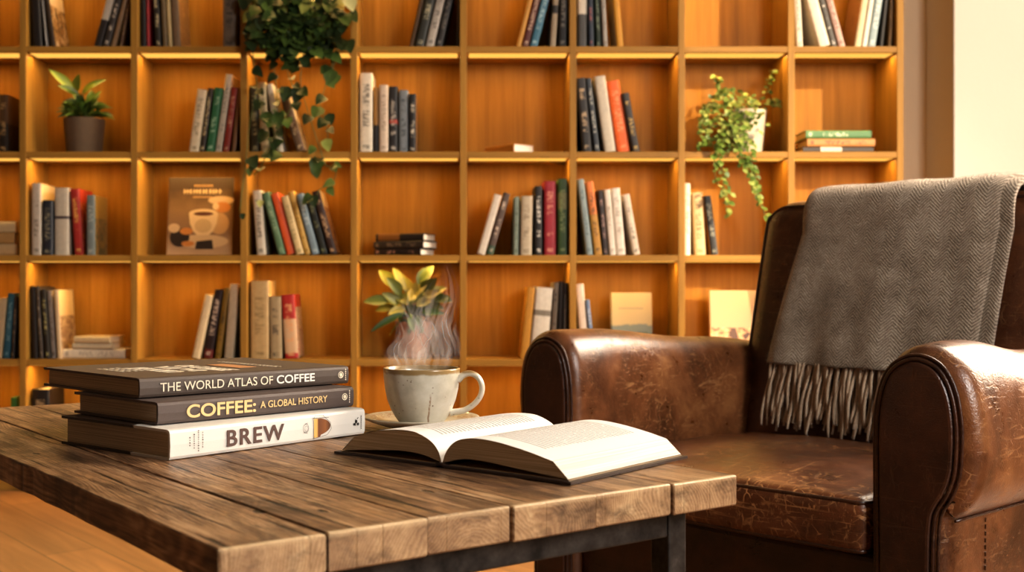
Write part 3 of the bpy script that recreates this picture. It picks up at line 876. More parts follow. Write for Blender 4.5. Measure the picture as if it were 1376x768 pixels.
def backfn(q):
    z = q.z + (ZB0 + ZB1) / 2
    # wide top corners, square shoulders below
    yy = (.525 + (z - .38) * .245) + BT / 2 + q.y
    if q.y < 0: yy -= .020 * max(0, 1 - (q.x / .33) ** 2) * max(0, 1 - ((z - .60) / .28) ** 2) * (-q.y / (BT / 2))
    x = q.x
    hz = z - (ZB1 - .06)
    if hz > 0: x *= 1 - .055 * (hz / .06) ** 2
    tl = .004 * (q.x / -.33) if z > .7 else 0
    return Vector((x, yy, z + tl))
mb = MB(); rbox(mb, .67, BT, ZB1 - ZB0, .052, backfn, 12, 5)
bk = mb.build('backrest', M_LB, CH, smooth=True, weld=True)
pth = []
ra, ia, ib = .052, .335 - .052, (ZB1 - ZB0) / 2 - .052
arc = [(-ia - ra * .72, -.12), (-ia - ra * .72, 0), (-ia - ra * .72, .1)] + [(-ia - ra * .72 * math.cos(R(g)), ib + ra * .72 * math.sin(R(g))) for g in (0, 30, 60, 90)] + [(k * ia / 4, ib + ra * .72) for k in (-3, -2, -1, 0, 1, 2, 3)] + [(ia + ra * .72 * math.sin(R(g)), ib + ra * .72 * math.cos(R(g))) for g in (0, 30, 60, 90)] + [(ia + ra * .72, .1), (ia + ra * .72, 0), (ia + ra * .72, -.12)]
for (x, z) in []+[(-.332, .50), (-.332, .62), (-.331, .74), (-.327, .800), (-.316, .838), (-.288, .858), (-.22, .866), (0, .871), (.22, .866), (.288, .858), (.316, .838), (.327, .80), (.331, .74), (.332, .62), (.332, .50)]:
    pth.append((x, .525 + (z - .38) * .245 + .012, z))
pth = [backfn(Vector((x, -(BT / 2 - ra) - ra * .70, z))) for x, z in arc]
MB().tube(smooth_path(pth, 6), .0042, 8).build('piping', M_PIPE, bk, smooth=True)
for sx in (-1, 1):
    for y in (.06, .60):
        MB().tube([(sx * .36, y, 0), (sx * .36, y, .092)], [.017, .024], 16).build('leg', plain('dark_wood_leg', hx('2b170c'), .4), CH, smooth=False)

# ================================================================ blanket
BL = empty('blanket', CH.location.copy(), R(-49))
tag(BL, 'brown-grey herringbone wool blanket with tasselled fringe draped over the armchair back', 'blanket')
def sheet_pt(u, t, off, xl0, xl1, xr0, xr1):
    """u across 0..1, t along: 0 = hem at the front, 1 = hem behind"""
    zh = .533
    if t < .5:
        z = zh + (.80 - zh) * (t / .5); drop = 1 - t / .5
        x = (xl0 + (xl1 - xl0) * drop) * (1 - u) + (xr0 + (xr1 - xr0) * drop) * u
        y = yfront(x, z) - off
        hz = 0
    elif t < .75:
        a = math.pi * (t - .5) / .25; drop = 0
        x = xl0 * (1 - u) + xr0 * u
        ym = .525 + (.80 - .38) * .245 + BT / 2
        ca, sa = math.cos(a), math.sin(a)
        e = .62
        yo = math.copysign(abs(ca) ** e, ca); zo = abs(sa) ** e
        bul = yfront(x, .80) - (.525 + (.80 - .38) * .245)
        y = ym - (BT / 2 + off) * yo + bul * max(0, ca)
        z = .80 + (.078 + off * .55) * zo
    else:
        q = (t - .75) / .25
        z = .80 - .30 * q; drop = 0
        x = xl0 * (1 - u) + xr0 * u
        y = .525 + (z - .38) * .245 + BT + off
    return Vector((x, y, z)), drop
def sheet(mb, off, xl0, xl1, xr0, xr1, ph, roll=0.0):
    rows = []
    NU, NT = 60, 110
    for j in range(NT + 1):
        t = j / NT; row = []
        for i in range(NU + 1):
            u = i / NU
            p, drop = sheet_pt(u, t, off, xl0, xl1, xr0, xr1)
            wv = .0045 * math.sin(p.x * 30 + ph + drop * 1.2) * (.35 + .65 * drop) + .003 * math.sin(p.x * 62 + ph * 2 - drop * 2.0) * drop
            if t < .75:
                p.y -= wv + .0045 * drop
                p.z += .0012 * math.sin(p.x * 41 + ph) if t > .5 else .0
            if roll and u > .9:
                k = (u - .9) / .1
                p.y += roll * k * k * (1 if t < .62 else -1)
            if roll and u < .06:
                k = 1 - u / .06
                p.y += .006 * k * k * (1 if t < .62 else -1)
            row.append(p)
        rows.append(row)
    mb.grid(rows)
mb = MB()
sheet(mb, .021, -.186, -.222, .232, .222, .4)
sheet(mb, .037, -.190, -.228, .208, .196, 1.1, .013)
wl = mb.build('woven_body', wool_mat(), BL, smooth=True, solid=.010)
# short stray fibres standing off the cloth
hb = MB(); rq = random.Random(31)
V_ = [Vector(v) for v in mb.v]
for f in mb.f:
    a_, b_, c_ = V_[f[0]], V_[f[1]], V_[f[2]]
    nn = (b_ - a_).cross(c_ - a_)
    if nn.length < 1e-12: continue
    nn.normalize()
    cen = (a_ + c_) / 2
    if nn.dot(cen - Vector((0, .72, .55))) < 0: nn = -nn
    for k in range(5):
        q = a_ + (b_ - a_) * rq.random() + (V_[f[3]] - a_) * rq.random() + nn * .0046
        d = (nn * rq.uniform(.3, 1) + Vector((rq.uniform(-1, 1), rq.uniform(-1, 1), rq.uniform(-1.2, .4)))).normalized()
        L = rq.uniform(.003, .0105); sd = d.orthogonal().normalized() * .00022
        hb.add([q - sd, q + sd, q + d * L + Vector((0, 0, -L * .3))], [(0, 1, 2)])
hb.build('wool_fibres', plain('pale_wool_fibre', hx('a3947f'), .95), wl)
mb = MB(); rq = random.Random(12)
for lay, (off, a, b, cnt) in enumerate(((.034, -.226, .194, 60), (.022, -.218, .215, 54))):
    for k in range(cnt):
        u = (k + .5) / cnt
        x = a + (b - a) * u + rq.uniform(-.002, .002)
        L = rq.uniform(.108, .142); lean = rq.uniform(-.018, -.004); ph = rq.uniform(0, 6)
        y0 = yfront(x, .533) - off - .004; pts = []
        for i in range(9):
            q = i / 8
            yb = yfront(x, .533 - L * q) - off * (1 - .3 * q) - .004 + .004 * math.sin(ph + q * 5)
            pts.append((x + lean * q + .0017 * math.sin(ph + q * 5), yb, .537 - L * q))
        rad = rq.uniform(.0025, .0034)
        mb.tube(smooth_path(pts, 2), [rad * (1 if i < 15 else .75) for i in range(17)], 6)
mb.build('fringe', fringe_mat(), BL, smooth=True)
# ================================================================ books on the shelves
CELL = {  # (row, column) -> where the cell is, in words
 (0, 1): 'top shelf above the small leafy plant', (0, 2): 'top shelf just left of the hanging plant', (0, 4): 'top shelf just right of the hanging plant',
 (0, 5): 'top shelf above the lone flat book', (0, 6): 'top shelf above the orange book', (0, 8): 'top shelf at far right by the pier',
 (1, 0): 'shelf at the left edge beside the small leafy plant', (1, 2): 'shelf right of the small leafy plant', (1, 3): 'shelf behind the hanging vines',
 (1, 4): 'second shelf right of the hanging vines', (1, 5): 'second shelf left of the orange book', (1, 6): 'second shelf left of the ivy', (1, 8): 'second shelf right of the ivy',
 (2, 0): 'left edge of the third shelf', (2, 1): 'third shelf below the small leafy plant', (2, 2): 'third shelf', (2, 3): 'third shelf right of the coffee cookbook', (2, 4): 'shelf above the variegated plant',
 (2, 5): 'third shelf in the group with the red hardback', (2, 6): 'third shelf below the orange book', (2, 7): 'shelf beneath the ivy',
 (3, 0): 'left edge of the fourth shelf', (3, 1): 'fourth shelf above the stacked coffee books', (3, 2): 'fourth shelf below the coffee cookbook', (3, 3): 'fourth shelf left of the variegated plant',
 (3, 5): 'fourth shelf just left of the armchair', (3, 6): 'fourth shelf above the armchair arm', (3, 7): 'fourth shelf behind the armchair', (4, 0): 'lowest shelf at left edge', (4, 1): 'lowest shelf behind the table stack',
}
GRP = {}
BOOKN = [0]
def spine_mat(c, W_, H_, ink=None, bands=(), cover=None, rough=.5):
    BOOKN[0] += 1
    a = M('book_cloth_%03d' % BOOKN[0]); o = a.obj(); x, y, z = a.sep(o)
    col = hx(c)
    nz = a.noise(o, 60, 3)
    col = a.mix(a.step(nz, .3, .8), col, tuple(v * .8 for v in col[:3]) + (1,))
    for z0, z1, bc_ in bands:
        m = a.math('MULTIPLY', a.math('GREATER_THAN', z, z0 * H_), a.math('LESS_THAN', z, z1 * H_))
        col = a.mix(m, col, hx(bc_))
    if ink:
        onsp = a.math('MULTIPLY', a.math('LESS_THAN', y, .002), a.math('LESS_THAN', a.math('ABSOLUTE', x), W_ * .26))
        zr = a.math('MULTIPLY', a.math('GREATER_THAN', z, .26 * H_), a.math('LESS_THAN', z, .86 * H_))
        t = a.noise(a.comb(a.math('MULTIPLY', x, 2.2 / W_), BOOKN[0] * 3.1, a.math('MULTIPLY', z, 190.0)), 1.0, 2, .6)
        lg = a.noise(a.comb(0.0, BOOKN[0] * 1.7, a.math('MULTIPLY', z, 22.0)), 1.0, 1)
        dot = a.math('LESS_THAN', a.math('ABSOLUTE', a.math('SUBTRACT', z, .07 * H_)), .006)
        m = a.math('MULTIPLY', onsp, a.math('MAXIMUM', a.math('MULTIPLY', zr, a.math('MULTIPLY', a.step(t, .47, .53), a.step(lg, .40, .46))), a.math('MULTIPLY', dot, a.step(t, .42, .5))))
        col = a.mix(a.math('MULTIPLY', m, .85), col, hx(ink))
    if cover:                                       # printed boards: two colours and a picture area
        c1, c2, c3, frac = cover
        side = a.math('MULTIPLY', a.math('GREATER_THAN', y, .006), 1.0)
        pn = a.noise(a.scale(o, (30, 38, 38)), 1.0, 4, .65, .6)
        pc = a.ramp(pn, [(.38, hx(c2)), (.52, hx(c3)), (.64, hx(c1))])
        cc = a.mix(a.math('LESS_THAN', z, frac * H_), hx(c1), pc)
        col = a.mix(side, col, cc)
    return a.bsdf(col, rough, a.bump(nz, .1, .0005))
M_PGV = paper_edge('shelf_book_pages', hx('c9b995'), hx('efe5cc'), 0, 700)
M_PGW = paper_edge('shelf_book_pages_white', hx('dcd3c0'), hx('f6f1e4'), 0, 700)
MESHC = {}
def book_mesh(W_, H_, D_, mat, pages=M_PGV):
    """case with boards, rounded spine and overhanging edges + block of pages; x thickness, y into the shelf, z up"""
    bt = min(.0026, W_ * .16); h = W_ / 2
    prof = [(h, D_), (h, .004), (h * .82, .0008), (h * .4, -.0006), (-h * .4, -.0006), (-h * .82, .0008), (-h, .004), (-h, D_),
            (-h + bt, D_), (-h + bt, .005), (-h * .6, .0030), (-h * .3, .0024), (h * .3, .0024), (h * .6, .0030), (h - bt, .005), (h - bt, D_)]
    mb = MB(); n = len(prof)
    b = mb.grid([[(x, y, 0) for x, y in prof], [(x, y, H_) for x, y in prof]], closed_v=True)
    for s in (0, n):
        for i in range(7):
            mb.f.append((b + s + i, b + s + i + 1, b + s + n - 2 - i, b + s + n - 1 - i))
    o = mb.build('book', mat)
    MB().box(-h + bt * .9, h - bt * .9, .0034, D_ - .005, .0035, H_ - .0035).build('page_block', pages, o)
    return o
def label_book(o, cell, desc, group=True):
    lab = desc + ', ' + CELL[cell]
    if len(lab.replace('-', ' ').split()) > 16: print('LONG', lab)
    tag(o, lab, 'book', 'books on the ' + CELL[cell])
rb = random.Random(21)
PLACED = {}
def quad2(xp, zb, W_, H_, t):
    c, s_ = math.cos(t), math.sin(t)
    if t >= 0: br = (xp, zb); bl = (xp - W_ * c, zb + W_ * s_)
    else: bl = (xp, zb); br = (xp + W_ * c, zb - W_ * s_)
    return [bl, br, (br[0] + H_ * s_, br[1] + H_ * c), (bl[0] + H_ * s_, bl[1] + H_ * c)]
def hit2(A, B, gap=.0006):
    for q in (A, B):
        for i in range(4):
            ex, ez = q[(i + 1) % 4][0] - q[i][0], q[(i + 1) % 4][1] - q[i][1]
            l = math.hypot(ex, ez); nx, nz = -ez / l, ex / l
            a = [p[0] * nx + p[1] * nz for p in A]; b = [p[0] * nx + p[1] * nz for p in B]
            if max(a) + gap < min(b) or max(b) + gap < min(a): return False
    return True
def settle(cell, xp, zb, W_, H_, t):
    col = cell[1] + 1
    lo, hi = cx_(COLS[col + 0]) + .0125, cx_(COLS[col + 1]) - .0125
    others = PLACED.setdefault(cell, [])
    for k in range(160):
        q = quad2(xp, zb, W_, H_, t)
        mx, mn = max(p[0] for p in q), min(p[0] for p in q)
        if mx > hi:
            if abs(t) > .02 and t > 0: t -= .008
            else: xp -= .0006
            continue
        if mn < lo:
            if abs(t) > .02 and t < 0: t += .008
            else: xp += .0006
            continue
        bad = [o for o in others if hit2(q, o)]
        if not bad: break
        if W_ > .0065 and k % 3: W_ *= .97
        elif k % 2: xp += .0006
        else:
            t += .004 if sum(p[0] for p in bad[-1]) < sum(p[0] for p in q) else -.004
    others.append(quad2(xp, zb, W_, H_, t))
    return xp, W_, t
def inside_case(w):
    if not D0 - .004 < w.y < D0 + BD + .02: return w.y > D0 + BD
    if any(zl(l) - .024 < w.z < zl(l) + .0015 for l in LEV): return True
    return any(abs(w.x - cx_(c)) < .0128 for c in COLS)
def shelf_book(cell, x0, x1, ytop, deg, color, desc, ink=None, bands=(), cover=None, yo=None, D_=None):
    zb = zl(LEV[cell[0] + 1]) + .0004
    Y = D0 + (yo if yo is not None else rb.uniform(.020, .034))
    t = R(deg)
    X0, X1 = (x0 - CX) / F * Y, (x1 - CX) / F * Y
    W_ = (X1 - X0) * math.cos(t) * .965
    ztop = HC + (CY - ytop) / F * Y
    H_ = (ztop - zb - W_ * abs(math.sin(t))) / math.cos(t)
    D_ = D_ or min(.150, max(.110, H_ * .68))
    xq, W_, t = settle(cell, X1 - .0006 if deg >= 0 else X0 + .0006, zb, W_, H_, t)
    mat = spine_mat(color, W_, H_, ink, bands, cover)
    o = book_mesh(W_, H_, D_, mat)
    if t >= 0:
        xp = xq; o.location = (xp - W_ / 2 * math.cos(t), Y, zb + W_ / 2 * math.sin(t))
    else:
        xp = xq; o.location = (xp + W_ / 2 * math.cos(t), Y, zb + W_ / 2 * math.sin(-t))
    o.rotation_euler = (0, t, 0)
    label_book(o, cell, desc)
    return o
def flat_book(cell, x0, x1, y0, y1, color, desc, yaw=0, depth=.13, lift=0.0, ink=None, yo=.035, bands=(), pages=M_PGV, flip=False):
    """lying on its side; spine to the front unless flip (then the page edges face the room)"""
    Y = D0 + yo
    X0, X1 = (x0 - CX) / F * Y, (x1 - CX) / F * Y
    W_ = (y1 - y0) / F * Y * .97; L = X1 - X0
    mat = spine_mat(color, W_, L, ink, bands)
    o = book_mesh(W_, L, depth, mat, pages)
    zb = zl(LEV[cell[0] + 1]) + .0005 + lift
    # local z (height) -> world x, local x (thickness) -> world -z
    rot = Matrix.Rotation(R(yaw), 4, 'Z') @ Matrix.Rotation(R(90), 4, 'Y')
    if flip:
        rot = rot @ Matrix.Rotation(R(180), 4, 'Z')
    base = Vector((X0, Y, zb + W_ / 2))
    if flip:
        base += Matrix.Rotation(R(yaw), 3, 'Z') @ Vector((0, depth, 0))
    o.matrix_world = Matrix.Translation(base) @ rot
    label_book(o, cell, desc)
    return o, W_
B = shelf_book
FLOR = ('d9c39a', '2e2416', 'a97f45', .66)
# ---- top row (cut by the frame)
B((0,1), 44, 56.5, -33, -9, '211c1a', 'black hardback leaning on the cell side')
B((0,1), 57.5, 66, -30, -9, 'a7a29b', 'slim grey paperback leaning left', '4d4a46')
B((0,1), 67.5, 77, -26, -9, '3a2c1c', 'dark book with floral printed cover', None, (), FLOR)
B((0,1), 125, 136, -25, 15, '2b2522', 'black book with a pale upper spine', None, ((.42, 1, 'b9b0a2'),))
B((0,1), 137, 146, -24, 15, '3a332e', 'black and white patterned book', 'c9bfae')
B((0,1), 146.8, 154, -10, 14, '9a7a54', 'tan paperback leaning right')
B((0,1), 157, 163, -4, 9, '6e4e33', 'brown hardback against the right side', 'b0905f')
B((0,2), 185.5, 193, -30, -3, '1d1816', 'black hardback at the left end')
B((0,2), 194.5, 207, -34, -3, '9c2328', 'dark red hardback', '4f1113')
B((0,2), 208.5, 217, -25, -3, '29231b', 'black book with cream lettering', 'cfbf95')
B((0,2), 218.5, 225, -20, -3, '6d5a3b', 'olive brown paperback')
B((0,2), 226, 231, -28, -3, 'bda777', 'thin cream paperback')
B((0,2), 232.5, 243, -26, -3, '7a6248', 'taupe book with tan cover', None, (), ('a8804f', 'c09660', '98703f', .9))
B((0,2), 299, 317, -30, 0, '6b5c4c', 'thick grey brown book standing alone', '3e342a')
B((0,4), 549, 555, -22, 13, '5d4221', 'thin brown book at far left')
B((0,4), 556.5, 569.5, -28, 13, '2a2b24', 'black green hardback leaning right', 'b0a98c')
B((0,4), 571, 583, -34, 13, 'b3aba0', 'pale grey paperback leaning right', '6d675f')
B((0,4), 584.5, 594, -30, 13, '25211f', 'black paperback leaning right', '7f7a70')
B((0,4), 604.5, 615, -28, 0, '847b6c', 'upright grey book against the divider')
B((0,5), 693, 699.5, -20, 14, 'c4913f', 'yellow tan paperback leaning right')
B((0,5), 700.5, 710, -26, 14, '5b2a26', 'maroon patterned book', 'c4a98f')
B((0,5), 711, 722, -30, 14, '3f7187', 'blue hardback leaning right', '9fbac2')
B((0,5), 734, 746, -28, 3, 'a3937b', 'beige book with a black band', None, ((.50, .62, '26221f'),))
B((0,5), 749, 761, -34, 2, '2a2623', 'black book beside the divider', '8f8878')
B((0,6), 776.5, 789, -32, 0, '4d4b49', 'grey book with a white upper spine', None, ((.47, 1, 'cfc7b8'),))
B((0,6), 790.5, 800, -28, -2, '253142', 'navy blue book', '9a5a58')
B((0,6), 801, 808.5, -26, -2, '303c2c', 'dark green book', '8f9a80')
B((0,6), 809.5, 820, -30, -4, 'a9a298', 'pale grey book leaning left', '7d766c')
B((0,6), 829, 838, -32, -5, 'd79b2c', 'yellow paperback leaning left', None, (), ('c8ac74', 'c09a5c', 'd8c090', .4))
B((0,8), 1070.5, 1079.5, -20, -3, 'ddd2bd', 'thin white paperback at the left end', '8b8172')
B((0,8), 1101, 1117, -34, -15, 'e6dac3', 'wide cream hardback leaning left')
B((0,8), 1118, 1126, -34, -15, '55504a', 'grey book with white spine mark leaning left', 'f0e8d8')
B((0,8), 1127.5, 1137, -34, -15, 'c6a496', 'pinkish paperback leaning left', '8b6a60')
B((0,8), 1148, 1157, -34, 9, 'dfcfa6', 'cream hardback with brown cover', None, (), ('93683a', '8a6034', 'a1753f', .5))
B((0,8), 1158, 1165, -34, 9, 'eee6d8', 'white paperback leaning right')
B((0,8), 1166, 1176.5, -32, 9, '9fb3b8', 'pale blue paperback leaning right', 'e9e4d8')
B((0,8), 1178, 1186, -28, 5, '2b2725', 'black book leaning right')
B((0,8), 1187, 1196.5, -34, 4, '9a7c50', 'tan patterned book by the bookcase end', '4c4336')
# ---- second row
B((1,0), -2, 10.5, 127, 0, '5d4326', 'brown book with dark printed cover', 'c2a06a', ((.0, .5, '2a2016'),))
B((1,2), 253, 266, 119, 8, 'd4c4a5', 'cream hardback leaning right', '8d7f66')
B((1,2), 267.5, 275, 118, 8, '3e3223', 'dark patterned book', 'd0bd8d')
B((1,2), 276, 287, 117, 8, '2e6a42', 'green hardback', 'a5bfa0')
B((1,2), 288.5, 297.5, 99, 8, 'cbbfa9', 'tall white paperback', '8a8172')
B((1,2), 298.5, 307.5, 117, 8, '97321f', 'red paperback', 'd7a780')
B((1,2), 308.5, 316, 118, 5, '8c6238', 'tan brown book beside the divider')
B((1,3), 337, 348, 115, -3, '3b3625', 'black olive book', 'a39a70')
B((1,3), 349.5, 363, 110, -3, 'cdbd96', 'cream hardback', '847a60')
B((1,3), 372, 381, 112, -9, 'd0c6b2', 'white paperback leaning left', '8f8776')
B((1,3), 399, 411, 118, -17, '6b5138', 'brown book with cream cover', 'c9ae86', (), ('d8c59a', 'cbb68a', '7d6240', .5))
B((1,4), 483, 500.5, 98, 0, 'd9d0bd', 'thick white hardback at left end', '5d574d')
B((1,4), 501.5, 508.5, 117, 0, 'b98a45', 'tan book with black lower spine', None, ((0, .42, '2c2723'),))
B((1,4), 509.5, 521.5, 114, 0, 'd2c0ab', 'pink cream paperback', '95826f')
B((1,4), 522.5, 534.5, 116, 0, '24201f', 'black book with red mark', 'b9b0a2', ((.44, .50, 'a5402e'),))
B((1,4), 536, 548.5, 121, 0, '7f868a', 'blue grey paperback', '41484e')
B((1,4), 549.5, 559, 126, 0, '221e1c', 'black book with printed photo cover', 'cfc4ae', (), ('6a5140', '32261d', 'c8a277', 1.0))
flat_book((1,5), 652, 711, 191, 203, 'b57a2c', 'lone flat amber book with white pages', yaw=-52, depth=.095, pages=M_PGW, yo=.140)
B((1,6), 783, 796, 104, -8, '292421', 'black hardback at the left end', 'b59c79')
B((1,6), 797.5, 811, 104, -8, '333a42', 'dark blue grey hardback', 'b6b4a8')
B((1,6), 812.5, 828, 101, -8, 'cfc4b0', 'cream white hardback')
B((1,6), 830, 847.5, 107, -9, 'ec6d26', 'bright orange hardback', 'ee9a62')
B((1,6), 850, 861, 124, -11, '3a332e', 'dark book with gold lettering', 'c9a860')
o, w1 = flat_book((1,8), 1079, 1174, 195, 203, '453c36', 'dark book with white label, bottom of the stack', ink=None, bands=((.25, .55, 'd9cdb8'),))
o, w2 = flat_book((1,8), 1085, 1176, 184, 195, 'c98f52', 'orange tan book, middle of the stack', lift=w1 + .001, ink='7a4f2a')
o, w3 = flat_book((1,8), 1083, 1171, 173, 184, '5f8a5a', 'green book, top of the stack', lift=w1 + w2 + .002, ink='c9d2b0')
# ---- third row
o, w1 = flat_book((2,0), -12, 24, 326, 342, 'cdb183', 'cream book, bottom of the stack', ink=None)
o, w2 = flat_book((2,0), -14, 19, 311, 326, 'b9955e', 'tan book, middle of the stack', lift=w1 + .001)
o, w3 = flat_book((2,0), -12, 21, 296, 311, 'd2bd92', 'pale book, top of the stack', lift=w1 + w2 + .002)
B((2,1), 42, 55, 246, 0, 'b7aea2', 'tall grey white book at left end', '7d766b', (), ('dcc69c', 'd2ba8c', 'e2d0aa', .3))
B((2,1), 56.5, 70.5, 269, 0, '232833', 'navy black book', '8f8a72')
B((2,1), 72.5, 92, 252, 0, 'c2b8a6', 'thick grey paperback with dark mark', None, ((.54, .58, '40343a'),))
B((2,1), 100, 112, 253, -4, 'a83028', 'red book with yellow lettering', 'dfae5a', (), ('b23c2c', 'c9793c', '982420', .8))
B((2,1), 116, 127.5, 262, 0, '7a8584', 'grey blue book with pictured cover', 'a9b0a8', (), ('a58a45', '4b5a3c', '8f7a4e', .62))
B((2,3), 345, 357, 255, -4, 'c5bba8', 'white grey paperback nearly upright', '6d655a')
B((2,3), 374, 384, 257, -15, '5d7c5a', 'green hardback leaning left', '9fb592')
B((2,3), 385.5, 396.5, 258, -15, 'e2642f', 'orange red paperback leaning left')
B((2,3), 398, 408.5, 262, -15, 'd8c08c', 'cream yellow paperback leaning left', '9a8a5e')
B((2,3), 409.5, 417.5, 256, -15, 'c39d4e', 'mustard yellow paperback leaning left', '8a6c30')
B((2,3), 419, 429.5, 259, -15, '7f929c', 'blue grey paperback leaning left', 'b8c4c6')
B((2,3), 431, 441.5, 262, -15, '24261c', 'black green paperback leaning left', '7a7d58')
B((2,3), 443, 454, 255, -16, '3a241a', 'dark brown book with cream cover', 'c4a077', (), ('d8bd88', 'c79a5a', '7a4526', .75))
o, w1 = flat_book((2,4), 503, 572, 333, 342, '2b211d', 'black book with white pages, bottom of the stack', yaw=-24, depth=.115, ink='b78a72', pages=M_PGW, yo=.07)
o, w2 = flat_book((2,4), 502, 576, 323, 333, '3a3129', 'dark brown book, middle of the stack', yaw=-24, depth=.115, lift=w1 + .001, ink='877358', pages=M_PGW, yo=.07)
o, w3 = flat_book((2,4), 505, 574, 313, 323, '2c221a', 'black book with amber spine, top of the stack', yaw=-20, depth=.115, lift=w1 + w2 + .002, bands=((.05, .5, '8a5a24'),), pages=M_PGW, yo=.07)
B((2,5), 640.5, 651.5, 260, 16, 'd3cabb', 'white paperback leaning right', None, (), ('d99a4a', 'cf8c3c', 'e0a860', .5))
B((2,5), 653, 662.5, 258, 16, '5b4b42', 'dark patterned paperback leaning right', 'c9b7a4', ((0, .14, '35503c'),))
B((2,5), 689.5, 697, 264, 1, '8b998a', 'thin grey green paperback', '5c6a5c')
B((2,5), 699, 714.5, 263, 1, 'b9ab93', 'thick cream paperback', '8d806a')
B((2,5), 718.5, 729, 250, 0, '1f1b1a', 'black hardback with white lettering', 'd6d0c4')
B((2,5), 731, 747, 243, 0, '9a2430', 'crimson red hardback', 'd08a72')
B((2,5), 749.5, 762.5, 240, 0, '3d5a28', 'dark green hardback', '8a9a60', ((.6, .82, '7a7a48'),))
B((2,6), 788, 797, 240, -7, '8b9a9c', 'blue grey hardback at the left end', '5f7276')
B((2,6), 799, 809.5, 243, -7, 'b98a3c', 'yellow tan book with orange top', '5a4220', ((.55, 1, 'cf7a3c'),))
B((2,6), 810.5, 818, 255, -5, '3b3433', 'dark grey paperback', 'a88a80')
B((2,6), 819, 828, 254, -5, 'e0d6c8', 'white paperback beside the dark grey book', 'a99c8c')
B((2,6), 829, 841, 252, -5, 'e6dccd', 'thick white hardback', 'b0a494')
B((2,6), 851, 860.5, 260, -10, 'ded0bb', 'white paperback leaning alone', '8d8272')
B((2,7), 920, 928, 246, 0, 'eee2cc', 'slim white paperback at left end', 'a79a86')
B((2,7), 934, 949, 258, -3, 'dcbf8a', 'cream tan paperback', '93774a')
B((2,7), 955.5, 967, 262, -8, '2a2723', 'black patterned book leaning left', '9c9a84', (), ('d39a4a', 'c88a3c', 'dba858', .3))
# ---- fourth row
B((3,0), -9, 2, 400, 5, 'c9b692', 'cream book at the frame edge')
B((3,0), 3, 12.5, 394, 5, '2f6478', 'teal blue hardback', '7aa3ac')
B((3,0), 13.5, 19, 398, 3, '2d241d', 'thin black brown book', '8a7556')
B((3,0), 19.5, 25.5, 400, 0, '1d1917', 'black book beside the divider')
B((3,1), 43.5, 51, 384, -4, '241d1a', 'black hardback at left end', None)
B((3,1), 52, 59.5, 385, -4, '4c4238', 'dark grey brown book', '8a7c66')
B((3,1), 60.5, 67.5, 388, -4, '2a251e', 'black green lettered book', 'b0a970')
B((3,1), 68.5, 75.5, 390, -4, 'a79c90', 'grey paperback', '5f574f')
B((3,1), 76.5, 83, 389, -3, 'cdb58f', 'tan book with cream floral cover', None, (), ('e0c890', 'd7b98a', '7a5230', .62))
o, w1 = flat_book((3,1), 84, 168, 469, 482, 'dccfb8', 'white book lying flat below', ink='a79a88')
o, w2 = flat_book((3,1), 97, 152, 461, 469, 'cbbd9f', 'cream paperback lying flat on the white book', lift=w1 + .001, yaw=-4, depth=.12)
o, w3 = flat_book((3,1), 99, 150, 452, 461, 'd8c49a', 'pale tan paperback on top of the flat pile', lift=w1 + w2 + .002, yaw=-8, depth=.12)
B((3,2), 257, 268, 395, 12, 'd9c49c', 'cream paperback leaning right', None)
B((3,2), 269, 284.5, 388, 9, '2a1714', 'black red hardback', 'c7b4a0', ((0, .13, '6b231c'),))
B((3,2), 285.5, 296, 386, 7, '8a6a1e', 'olive gold paperback', '4a3810')
B((3,2), 297.5, 313, 381, 4, 'd0c0a2', 'thick cream hardback', None)
B((3,2), 314, 321.5, 386, 2, '1f1a17', 'black book beside the divider')
B((3,3), 336, 361, 377, 0, 'b89c6c', 'thick tan hardback', '8a744c')
B((3,3), 363, 379, 398, -1, 'a89470', 'grey cream worn book', '4d443a')
B((3,3), 383, 401, 395, -4, 'b02c24', 'red book with pale panel', 'd8a070', ((.08, .62, 'c9a882'),), ('a02a20', '2a1c16', 'c9b090', .8))
B((3,5), 698, 710, 385, 6, 'b9862f', 'gold tan book', None)
B((3,5), 711, 735, 385, 5, 'd6d0c2', 'wide white book with round emblem', None, ((.60, .68, '7d776a'),))
B((3,5), 736, 745, 379, 3, '6d6255', 'grey brown paperback', '39332c')
B((3,5), 746, 754, 378, 1, '24201e', 'black paperback')
B((3,5), 755, 763.5, 380, 0, '2b2826', 'charcoal book beside the divider', '7a7468')
B((3,6), 781.5, 792.5, 381, -6, 'd9cbbb', 'white paperback leaning left', None)
B((3,6), 793.5, 803, 402, -7, '6f86a8', 'blue paperback leaning left', 'b7c2d0')
# ---- lowest row that shows
B((4,1), 42, 66, 523, 0, '241d18', 'thick black book with tan top', 'a08a68')
flat_book((4,1), 72, 108, 541, 553, '8f2f24', 'red book lying flat')
flat_book((4,1), 70, 106, 529, 541, 'd9c5a4', 'cream book lying on the red book', lift=.0318, yaw=-5)
flat_book((4,0), -20, 12, 534, 545, 'c9b03a', 'yellow book lying flat', lift=0, ink=None)
B((4,0), 14, 23, 534, 0, '3f7a34', 'green paperback')

